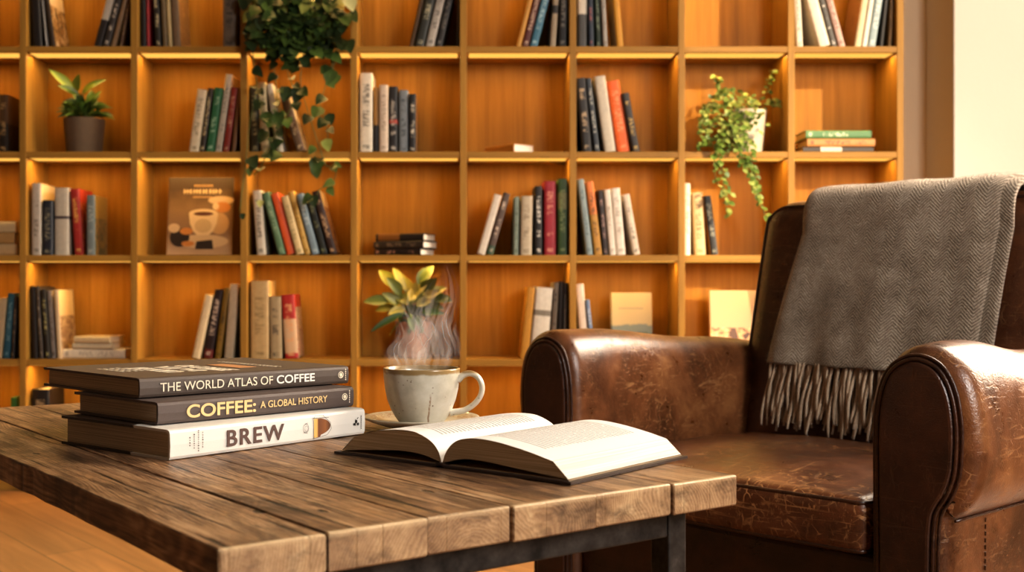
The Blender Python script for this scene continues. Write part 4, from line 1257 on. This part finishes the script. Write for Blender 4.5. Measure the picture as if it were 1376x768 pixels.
# ---------------------------------------------------------------- books shown face out
def face_book(cell, x0, x1, ytop, tilt, mat, th, desc, yo):
    """standing with its front cover to the room, leaning back on the panel"""
    zb = zl(LEV[cell[0] + 1]) + .0006; Y = D0 + yo
    X0, X1 = (x0 - CX) / F * Y, (x1 - CX) / F * Y
    W_ = X1 - X0; H_ = (HC + (CY - ytop) / F * Y - zb) / math.cos(R(tilt))
    b = book_mesh(th, H_, W_, mat)
    # spine at the left, front cover (local +x board) towards the room
    t = R(-tilt)
    rot = Matrix.Rotation(t, 4, 'X') @ Matrix.Rotation(R(-90), 4, 'Z')
    base = Vector((X0, Y, zb + th * abs(math.sin(t))))
    b.matrix_world = Matrix.Translation(base + Vector((0, th / 2, 0))) @ rot
    label_book(b, cell, desc)
    return b, W_, H_
def art(par, th, mb, name, m, k=1):
    """flat printing on the front cover; drawn in (across, up)"""
    o = mb.build(name, m, par)
    o.matrix_parent_inverse = Matrix.Identity(4)
    o.matrix_local = Matrix.Translation((th / 2 + .0003 * k, 0, 0)) @ Matrix(((0, 0, 1, 0), (1, 0, 0, 0), (0, 1, 0, 0), (0, 0, 0, 1)))
    return o
def cookcover():
    a = M('cookbook_cover'); o = a.obj(); x, y, z = a.sep(o)
    n = a.noise(o, 14, 3, .6)
    c = a.ramp(a.math('ADD', a.math('MULTIPLY', z, 3.2), a.math('MULTIPLY', n, .22)), [(.12, hx('b79a78')), (.34, hx('8a6a4c')), (.6, hx('8b6c46')), (.85, hx('4a3622'))])
    return a.bsdf(c, .4)
TH_ = .016
cb, cw, ch = face_book((2,2), 223, 311, 238, 8, cookcover(), TH_, 'brown cookbook with coffee cup picture, facing out', .085)
cb['label'] = 'brown cookbook with coffee cup on its cover, standing face out'; cb['category'] = 'book'
P_TAN = plain('cover_tan', hx('c49a63'), .5); P_CUP = plain('cover_cup_cream', hx('dcbf8f'), .5); P_COF = plain('cover_coffee', hx('6a3a1a'), .5)
P_DRK = plain('cover_dark', hx('2e1f14'), .5); P_ORG = plain('cover_bread', hx('c9853c'), .5); P_BLUR = plain('cover_pale', hx('cdae84'), .5); P_CUPS = plain('cover_cup_shade', hx('c8a878'), .5)
E = lambda cx, cz, rx, rz, n=24, a0=0, a1=360: [(cx + rx * math.cos(R(a0 + (a1 - a0) * k / n)), cz + rz * math.sin(R(a0 + (a1 - a0) * k / n))) for k in range(n + (0 if a1 - a0 == 360 else 1))]
U = lambda f: f * cw
V = lambda f: f * ch
art(cb, TH_, MB().poly(E(U(.55), V(.17), U(.40), V(.09))), 'saucer_picture', P_BLUR, 1)
art(cb, TH_, MB().poly([(U(.44), V(.07)), (U(.72), V(.07)), (U(.70), V(.19)), (U(.46), V(.17))]), 'shadow_picture', P_DRK, 2)
art(cb, TH_, MB().poly(E(U(.82), V(.70), U(.20), V(.055), 24, 0, 360)), 'bread_picture', P_BLUR, 1)
art(cb, TH_, MB().poly(E(U(.84), V(.61), U(.13), V(.07))), 'bread_picture', P_ORG, 2)
art(cb, TH_, MB().poly(E(U(.74), V(.62), U(.05), V(.045))), 'bread_picture', P_CUP, 3)
art(cb, TH_, MB().poly(E(U(.80), V(.40), U(.15), V(.14))), 'cloth_picture', P_TAN, 1)
art(cb, TH_, MB().poly([(U(.33), V(.53)), (U(.35), V(.40)), (U(.41), V(.29)), (U(.47), V(.25)), (U(.64), V(.25)), (U(.70), V(.29)), (U(.76), V(.40)), (U(.78), V(.53))]), 'cup_picture', P_CUP, 3)
art(cb, TH_, MB().poly(E(U(.555), V(.37), U(.13), V(.09))), 'cup_shade_picture', P_CUPS, 4)
art(cb, TH_, MB().poly(E(U(.555), V(.53), U(.225), V(.058))), 'cup_rim_picture', P_CUP, 4)
art(cb, TH_, MB().poly(E(U(.555), V(.525), U(.150), V(.026))), 'coffee_picture', P_COF, 5)
art(cb, TH_, MB().poly(E(U(.20), V(.22), U(.15), V(.12))), 'bowl_picture', P_DRK, 3)
art(cb, TH_, MB().poly(E(U(.30), V(.30), U(.10), V(.045))), 'pastry_picture', P_ORG, 4)
art(cb, TH_, MB().poly(E(U(.33), V(.14), U(.10), V(.035))), 'pastry_picture', P_ORG, 4)
art(cb, TH_, MB().poly(E(U(.11), V(.34), U(.09), V(.06))), 'bun_picture', P_BLUR, 4)
mb = MB(); rq = random.Random(4); xx = .24
while xx < .82:                                    # blurred title: a row of letter-like strokes
    w_ = rq.uniform(.018, .028); mb.poly([(U(xx), V(.785)), (U(xx + w_), V(.785)), (U(xx + w_), V(.845)), (U(xx), V(.845))])
    if rq.random() < .6: mb.poly([(U(xx), V(.81)), (U(xx + .045), V(.81)), (U(xx + .045), V(.825)), (U(xx), V(.825))])
    xx += rq.uniform(.042, .056)
art(cb, TH_, mb, 'title_lettering', P_CUP, 2)
mb = MB()
for k in range(9): mb.poly([(U(.40 + k * .033), V(.875)), (U(.42 + k * .033), V(.875)), (U(.42 + k * .033), V(.905)), (U(.40 + k * .033), V(.905))])
art(cb, TH_, mb, 'small_lettering', P_TAN, 2)
art(cb, TH_, MB().poly([(U(.38), V(.735)), (U(.68), V(.735)), (U(.68), V(.750)), (U(.38), V(.750))]), 'small_lettering', P_TAN, 2)

def landcover():
    a = M('landscape_cover'); o = a.obj(); x, y, z = a.sep(o)
    n = a.noise(a.comb(0.0, a.math('MULTIPLY', y, 16.0), 0.0), 1.0, 4, .6)
    hill = a.math('ADD', a.math('MULTIPLY', n, .05), .058)
    c = a.mix(a.math('LESS_THAN', z, a.math('ADD', hill, .028)), hx('bda97c'), hx('7b8278'))
    c = a.mix(a.math('LESS_THAN', z, hill), c, hx('5f6a52'))
    c = a.mix(a.math('LESS_THAN', z, a.math('SUBTRACT', hill, .03)), c, hx('c9b98a'))
    return a.bsdf(c, .45)
lb, lw, lh = face_book((3,6), 822, 877, 394, 7, landcover(), .016, 'cream landscape-covered book standing face out', .09)
mb = MB()
for k in range(10): mb.poly([(lw * (.2 + k * .06), lh * .74), (lw * (.24 + k * .06), lh * .74), (lw * (.24 + k * .06), lh * .765), (lw * (.2 + k * .06), lh * .765)])
art(lb, .016, mb, 'title_lettering', plain('cover_grey_print', hx('9c9078'), .6), 1)
def viewcover():
    a = M('harbour_cover'); o = a.obj(); x, y, z = a.sep(o)
    n = a.noise(a.scale(o, (1, 30, 45)), 1.0, 3, .6, .3)
    low = a.ramp(n, [(.36, hx('5a3a24')), (.46, hx('c79a68')), (.58, hx('e0c096')), (.68, hx('a85c34'))], 'CONSTANT')
    c = a.mix(a.math('LESS_THAN', z, .10), hx('b89a72'), low)
    return a.bsdf(c, .45)
vb, vw, vh = face_book((3,7), 955, 1022, 391, 7, viewcover(), .016, 'cream book with brown town picture, face out', .09)

# ================================================================ plants
def leaf(mb, base, d, up, L, W_, droop=.3, shape='lance', fold=.25, n=6, par=None):
    d = Vector(d).normalized(); side = d.cross(Vector(up))
    if side.length < 1e-4: side = d.orthogonal()
    side.normalize(); nrm = side.cross(d).normalized()
    rows = []
    p = Vector(base); dirv = d.copy()
    for i in range(n + 1):
        t = i / n
        if shape == 'lance': w_ = W_ * math.sin(math.pi * (t ** .8) * .97 + .04) ** .85
        elif shape == 'heart': w_ = W_ * (1.15 * math.sin(math.pi * min(1, t ** .62)) ** .75) * (1 - t * .15)
        else: w_ = W_ * math.sin(math.pi * t) ** .6
        w_ = max(w_, .0006)
        nn = side.cross(dirv).normalized()
        rows.append([p - side * w_ / 2 + nn * w_ * fold, p.copy(), p + side * w_ / 2 + nn * w_ * fold])
        dirv = (dirv + Vector((0, 0, -droop / n))).normalized()
        p = p + dirv * (L / n)
    if PAR[0] is not None and any(inside_case(PAR[0].location + q) for r_ in rows for q in r_): return False
    mb.grid(rows); return True
def pot(name, par, mat, r0, r1, h, soil=True):
    MB().lathe([(0, .002), (r0 * .92, .002), (r0, 0), (r0 * 1.02, .004), (r1, h - .004), (r1 * 1.0, h), (r1 * .93, h), (r1 * .9, h - .012), (0, h - .012)], 36).build('pot', mat, par, smooth=True, weld=True)
    if soil:
        MB().lathe([(0, h - .0105), (r1 * .89, h - .0105), (r1 * .89, h - .0118), (0, h - .0118)], 24).build('soil', M_SOIL, par)
PAR = [None]
M_SOIL = plain('potting_soil', hx('2a1d13'), .95, .6, 120)
G_DK = leaf_mat('pothos_leaves', hx('141f0c'), hx('26391a'), hx('5a7030'))
G_IVY = leaf_mat('ivy_leaves', hx('3b5220'), hx('62782e'), hx('a3aa5c'))
G_YEL = leaf_mat('lit_yellow_green_leaves', hx('3a5a1e'), hx('748a2c'), hx('96a03c'))
G_VAR = leaf_mat('variegated_leaves', hx('30481a'), hx('6b702a'), hx('ad9847'))
G_STEM = plain('green_stems', hx('5e6a2c'), .5)
rp = random.Random(9)
# ---- leafy plant, second row left
Yp = D0 + .10
z0 = zl(203.5) + .0006
p0 = empty('potted_leafy_plant', P(113.5, 203, Yp)); p0.location.z = z0; PAR[0] = p0
tag(p0, 'small leafy plant with brightly lit upper leaves in a grey pot on the shelf', 'plant')
pot('pot', p0, plain('grey_clay_pot', hx('6b5843'), .85, .3, 60), .058, .069, .122)
mb = MB(); sm = MB()
top = Vector((0, 0, .115))
def px(par, a, b, dy=0.0):
    """point in the plant's own space from where its leaf stands in the cell"""
    q = P(a, b, Yp + dy) - par.location
    return Vector((q.x, q.y, q.z))
for (a, b, tx, ty, L, W_, dr) in ((100, 122, 70, 92, .090, .030, .5), (104, 122, 106, 100, .07, .030, .4), (110, 124, 140, 104, .085, .026, .5), (106, 128, 80, 112, .06, .022, .6), (112, 126, 126, 112, .07, .026, .4)):
    q = px(p0, a, b, -.02); t = px(p0, tx, ty, -.05)
    leaf(mb, q, t - q, (0, -.9, .5), (t - q).length * 1.05, W_ * 1.1, dr * .4)
    sm.tube(smooth_path([top, top * .4 + q * .6 + Vector((0, 0, .01)), q], 4), .0018, 5)
mb.build('lit_leaves', G_YEL, p0, smooth=True)  # yellow-green brightened in the colour to carry the strip light's glow
mb = MB()
for k in range(90):
    an = rp.uniform(0, 2 * math.pi); el = rp.uniform(.1, 1.35)
    d = Vector((math.cos(an) * math.cos(el), math.sin(an) * math.cos(el) * .8, math.sin(el)))
    q = top + d * rp.uniform(.015, .06) + Vector((0, 0, .01))
    leaf(mb, q, d + Vector((0, 0, .1)), (0, -.6, .8), rp.uniform(.035, .06), rp.uniform(.018, .026), .7)
    if k % 3 == 0: sm.tube([top, (top + q) / 2 + Vector((0, 0, .006)), q], .0014, 5)
mb.build('foliage', leaf_mat('dark_green_leaves', hx('1f3312'), hx('3c5a22'), hx('6f8a35')), p0, smooth=True)
sm.build('stems', G_STEM, p0, smooth=True)
# ---- variegated plant behind the cup
z0 = zl(482.5) + .0006
p1 = empty('variegated_plant', P(556, 482, Yp)); p1.location.z = z0; PAR[0] = p1
tag(p1, 'yellow variegated plant in a pinkish clay pot behind the steaming cup', 'plant')
pot('pot', p1, plain('pink_clay_pot', hx('a8765c'), .8, .2, 60), .052, .063, .125)
mb = MB(); sm = MB(); top = Vector((0, 0, .118))
for (a, b, tx, ty, W_) in ((545, 402, 512, 362, .032), (548, 398, 530, 360, .028), (552, 396, 580, 357, .034), (545, 405, 522, 372, .030), (548, 400, 575, 376, .032), (560, 400, 585, 372, .034), (540, 408, 490, 402, .030), (542, 412, 516, 392, .032), (550, 404, 562, 385, .030), (570, 402, 607, 401, .030), (575, 404, 604, 396, .022), (548, 412, 505, 414, .028), (555, 408, 530, 396, .032), (565, 408, 590, 388, .026), (548, 410, 518, 404, .030), (556, 405, 545, 372, .030), (562, 405, 598, 384, .030), (560, 412, 582, 400, .028), (545, 415, 522, 420, .026), (566, 412, 596, 412, .026), (552, 408, 570, 392, .028), (556, 418, 548, 412, .026)):
    q = px(p1, a, b, rp.uniform(-.06, -.01)); t = px(p1, tx, ty, rp.uniform(-.09, .0))
    dv = (t - q); q = t - dv.normalized() * min(dv.length, .080)
    leaf(mb, q, t - q + Vector((0, 0, .008)), (rp.uniform(-.3, .3), -.9, .45), (t - q).length * 1.05, W_ * 1.35, .35)
    sm.tube(smooth_path([top, top * .5 + q * .5 + Vector((0, 0, .008)), q], 4), .0018, 5)
mb.build('variegated_leaves', G_VAR, p1, smooth=True)
mb = MB()
for k in range(40):
    an = rp.uniform(0, 2 * math.pi); el = rp.uniform(-.5, 1.0)
    d = Vector((math.cos(an) * math.cos(el), math.sin(an) * math.cos(el) * .7, math.sin(el)))
    q = top + d * rp.uniform(.01, .05) + Vector((0, -.01, .02))
    leaf(mb, q, d, (0, 0, 1), rp.uniform(.045, .075), rp.uniform(.016, .024), .8)
for (a, b, tx, ty) in ((550, 425, 556, 440), (545, 420, 505, 432), (566, 420, 590, 415), (560, 424, 566, 436)):
    q = px(p1, a, b, -.06); t = px(p1, tx, ty, -.08)
    leaf(mb, q, t - q, (0, -1, .3), (t - q).length * 1.3, .026, .4)
mb.build('foliage', leaf_mat('deep_green_leaves', hx('22360f'), hx('41601f'), hx('8a9a35')), p1, smooth=True)
sm.build('stems', G_STEM, p1, smooth=True)
# ---- ivy in a pale pot, second row right
z0 = zl(203.5) + .0006
p2 = empty('trailing_ivy', P(1003, 203, Yp)); p2.location.z = z0; PAR[0] = p2
tag(p2, 'trailing ivy with small leaves in a whitish pot on the shelf', 'plant')
pot('pot', p2, plain('whitewashed_pot', hx('cfc3ac'), .8, .3, 40), .052, .068, .150)
mb = MB(); sm = MB()
def vine(par, pts, lv, lo, hi, spread, mbx, smx, rad=.0014, shape='ivy', droop=.5, face=-1):
    pa = smooth_path(pts, 8)
    smx.tube(pa, rad, 5)
    for i in range(1, len(pa), lv):
        tdir = (pa[i] - pa[i - 1]).normalized()
        an = rp.uniform(0, 2 * math.pi)
        d = Vector((math.cos(an), face * abs(math.sin(an)) * .7 - .15, rp.uniform(-.5, .3))) + tdir * .3
        L = rp.uniform(lo, hi)
        q = pa[i] + Vector((rp.uniform(-1, 1), rp.uniform(-1, .4), rp.uniform(-1, 1))) * spread
        leaf(mbx, q, d, (0, -.8, .6), L, L * rp.uniform(.7, .95), droop, shape, .15, 5)
def V2(par, a, b, dy): return px(par, a, b, dy)
for k in range(420):
    # bush in front of and above the pot
    an = rp.uniform(0, 2 * math.pi); rr2 = math.sqrt(rp.random())
    a = 984 + 44 * rr2 * math.cos(an); b = 165 + 44 * rr2 * math.sin(an)
    if a > 1004 and 150 < b < 200 and rp.random() < .8: continue
    q = px(p2, a, b, rp.uniform(-.125, .03))
    if a > 996 and b > 150: q.y = min(q.y, -.085)
    d = Vector((rp.uniform(-1, 1), rp.uniform(-1, .1), rp.uniform(-.5, .8)))
    L = rp.uniform(.014, .026)
    leaf(mb, q, d, (0, -.7, .7), L, L * .85, .4, 'ivy', .15, 5)
tp = Vector((0, 0, .145))
for pts in ([(1000, 148, .0), (975, 130, -.02), (966, 112, -.02), (962, 104, -.02)], [(1005, 148, 0), (1028, 128, -.02), (1034, 110, -.02), (1038, 95, -.02)],
            [(1000, 148, 0), (960, 140, -.04), (945, 152, -.06), (938, 172, -.06)], [(1008, 148, 0), (1035, 140, -.03), (1048, 135, -.03), (1050, 145, -.03)],
            [(990, 150, -.07), (972, 175, -.12), (966, 200, -.125), (970, 228, -.125), (974, 262, -.12), (977, 292, -.12)],
            [(990, 150, -.07), (978, 180, -.12), (962, 205, -.125), (962, 240, -.12), (980, 268, -.12)],
            [(1000, 150, -.08), (1000, 180, -.13), (1006, 205, -.13), (1014, 232, -.13), (1020, 262, -.125), (1029, 293, -.125)],
            [(998, 150, -.08), (992, 180, -.13), (996, 210, -.13), (1008, 240, -.13), (1022, 270, -.125)],
            [(996, 150, -.08), (985, 180, -.13), (1000, 215, -.13), (1012, 225, -.13)],
            [(985, 150, -.05), (960, 165, -.09), (944, 190, -.10), (938, 198, -.1)]):
    vine(p2, [V2(p2, *q) for q in pts], 1, .014, .027, .009, mb, sm)
mb.build('foliage', G_IVY, p2, smooth=True)
sm.build('stems', G_STEM, p2, smooth=True)
# ---- pothos hanging from the top row
z0 = zl(62) + .0006
p3 = empty('hanging_pothos', P(398, 62, Yp)); p3.location.z = z0; PAR[0] = p3
tag(p3, 'large dark green pothos with heart-shaped leaves trailing from the top shelf', 'plant')
pot('pot', p3, plain('dark_glazed_pot', hx('3a342c'), .5), .055, .07, .12)
mb = MB(); sm = MB(); lt = MB()
for k in range(520):
    a = rp.gauss(400, 33); b = rp.gauss(18, 32)
    if b > 92 - abs(a - 400) * .5 or not 332 < a < 470: continue
    q = px(p3, a, b, rp.uniform(-.17, -.112) if b > 20 else rp.uniform(-.16, .0))
    d = Vector((rp.uniform(-1, 1), rp.uniform(-1, -.1), rp.uniform(-1.0, .2)))
    L = rp.uniform(.040, .066)
    leaf(lt if (b < 22 and rp.random() < .3) else mb, q, d, (0, -.8, .6), L, L * .8, .6, 'heart', .15, 6)
for pts, lv in (([(390, -20, -.06), (352, 10, -.12), (340, 60, -.13), (345, 110, -.13), (352, 150, -.13), (362, 185, -.13), (352, 222, -.125), (341, 235, -.125)], 4),
            ([(392, -15, -.07), (372, 40, -.14), (368, 85, -.14), (372, 130, -.14), (366, 170, -.135), (376, 205, -.13)], 3),
            ([(398, -15, -.07), (392, 40, -.14), (386, 90, -.14), (396, 130, -.135), (380, 165, -.13), (370, 195, -.13)], 3),
            ([(405, -15, -.07), (424, 40, -.14), (446, 75, -.14), (440, 108, -.135), (430, 140, -.13), (437, 160, -.13), (441, 185, -.13)], 4),
            ([(405, -15, -.07), (440, -5, -.12), (456, 30, -.13), (452, 70, -.13), (446, 98, -.13)], 4),
            ([(400, -10, -.08), (408, 60, -.145), (404, 110, -.14), (414, 150, -.14), (430, 200, -.135), (438, 222, -.13), (451, 226, -.125), (447, 246, -.125), (430, 254, -.125), (424, 268, -.125)], 6),
            ([(345, 120, -.13), (335, 170, -.13), (330, 220, -.125), (322, 285, -.125)], 14)):
    vine(p3, [V2(p3, *q) for q in pts], lv, .034, .056, .014, mb, sm, .0016, 'heart', .6)
for (a, b, L) in ((428, 212, .062), (424, 222, .05), (446, 92, .062), (438, 186, .05), (442, 152, .045), (452, 98, .05), (326, 286, .025), (350, 268, .03), (336, 226, .03), (420, 262, .045), (404, 118, .06), (388, 116, .06), (372, 150, .06), (356, 150, .055)):
    q = px(p3, a, b, -.14)
    leaf(mb if rp.random() < .8 else lt, q, (rp.uniform(-.4, .4), -.3, -1), (0, -1, .1), L, L * .75, .1, 'heart', .12, 6)
mb.build('foliage', G_DK, p3, smooth=True)
lt.build('variegated_leaves', leaf_mat('pothos_pale_leaves', hx('5c7a2a'), hx('a8a85a'), hx('d8cf9a')), p3, smooth=True)
sm.build('stems', G_STEM, p3, smooth=True)
# ================================================================ light
def area(name, loc, target, sx, sy, power, color, spread=180):
    l = bpy.data.lights.new(name, 'AREA'); l.shape = 'RECTANGLE'; l.size = sx; l.size_y = sy; l.energy = power; l.color = color; l.spread = R(spread)
    o = bpy.data.objects.new(name, l); o.location = loc
    o.rotation_euler = (Vector(target) - Vector(loc)).to_track_quat('-Z', 'Y').to_euler()
    return link(o)
for k, (x, y, z, w_) in enumerate(LAMPS):
    area('shelf_strip_lamp', (x, y, z), (x, y, z - 1), w_, .012, LEDP, (1.0, 0.60, 0.185))
sun = bpy.data.lights.new('low_sun', 'SUN'); sun.energy = SUNP; sun.color = (1.0, 0.80, 0.56); sun.angle = R(1.6)
so = bpy.data.objects.new('low_sun', sun); so.location = (4, 1, 3)
so.rotation_euler = Vector((-.92, 1.0, -.44)).to_track_quat('-Z', 'Y').to_euler(); link(so)
area('key_softbox', (2.15, -.35, 1.75), (.25, 1.75, .55), 1.15, 1.3, KEYP, (1.0, 0.96, 0.91))  # soft key light added inside the room; the wall has no window here
area('far_window_daylight', (XW + .02, 2.80, 1.75), (0.6, 2.4, .6), 1.2, 1.7, WINP, (1.0, 0.84, 0.66), 115)
area('warm_fill', (-.6, 1.4, 2.6), (-.4, 1.6, 0), 1.6, 1.6, FILLP, (1.0, 0.72, 0.42))  # added warm overall fill under the ceiling, not a fitting of the room
wd = bpy.data.worlds.new('room_world'); S.world = wd; wd.use_nodes = True
wd.node_tree.nodes['Background'].inputs[0].default_value = (1.0, 0.85, 0.7, 1); wd.node_tree.nodes['Background'].inputs[1].default_value = 0.25

# ================================================================ camera
cam = bpy.data.cameras.new('camera'); co_ = bpy.data.objects.new('camera', cam); link(co_)
cam.sensor_width = 36.0; cam.lens = F / 1376 * 36.0
cam.shift_x = (688 - CX) / 1376; cam.shift_y = (CY - 384) / 1376
co_.location = (0, 0, HC); co_.rotation_euler = (R(90), 0, 0)
cam.dof.use_dof = True; cam.dof.focus_distance = 1.38; cam.dof.aperture_fstop = 7.5
S.camera = co_
S.view_settings.view_transform = VIEW[0]; S.view_settings.look = VIEW[1]; S.view_settings.exposure = VIEW[2]; S.view_settings.gamma = VIEW[3]
try:
    S.cycles.use_denoising = True
    S.cycles.max_bounces = 8; S.cycles.diffuse_bounces = 4; S.cycles.transparent_max_bounces = 16
except Exception: pass
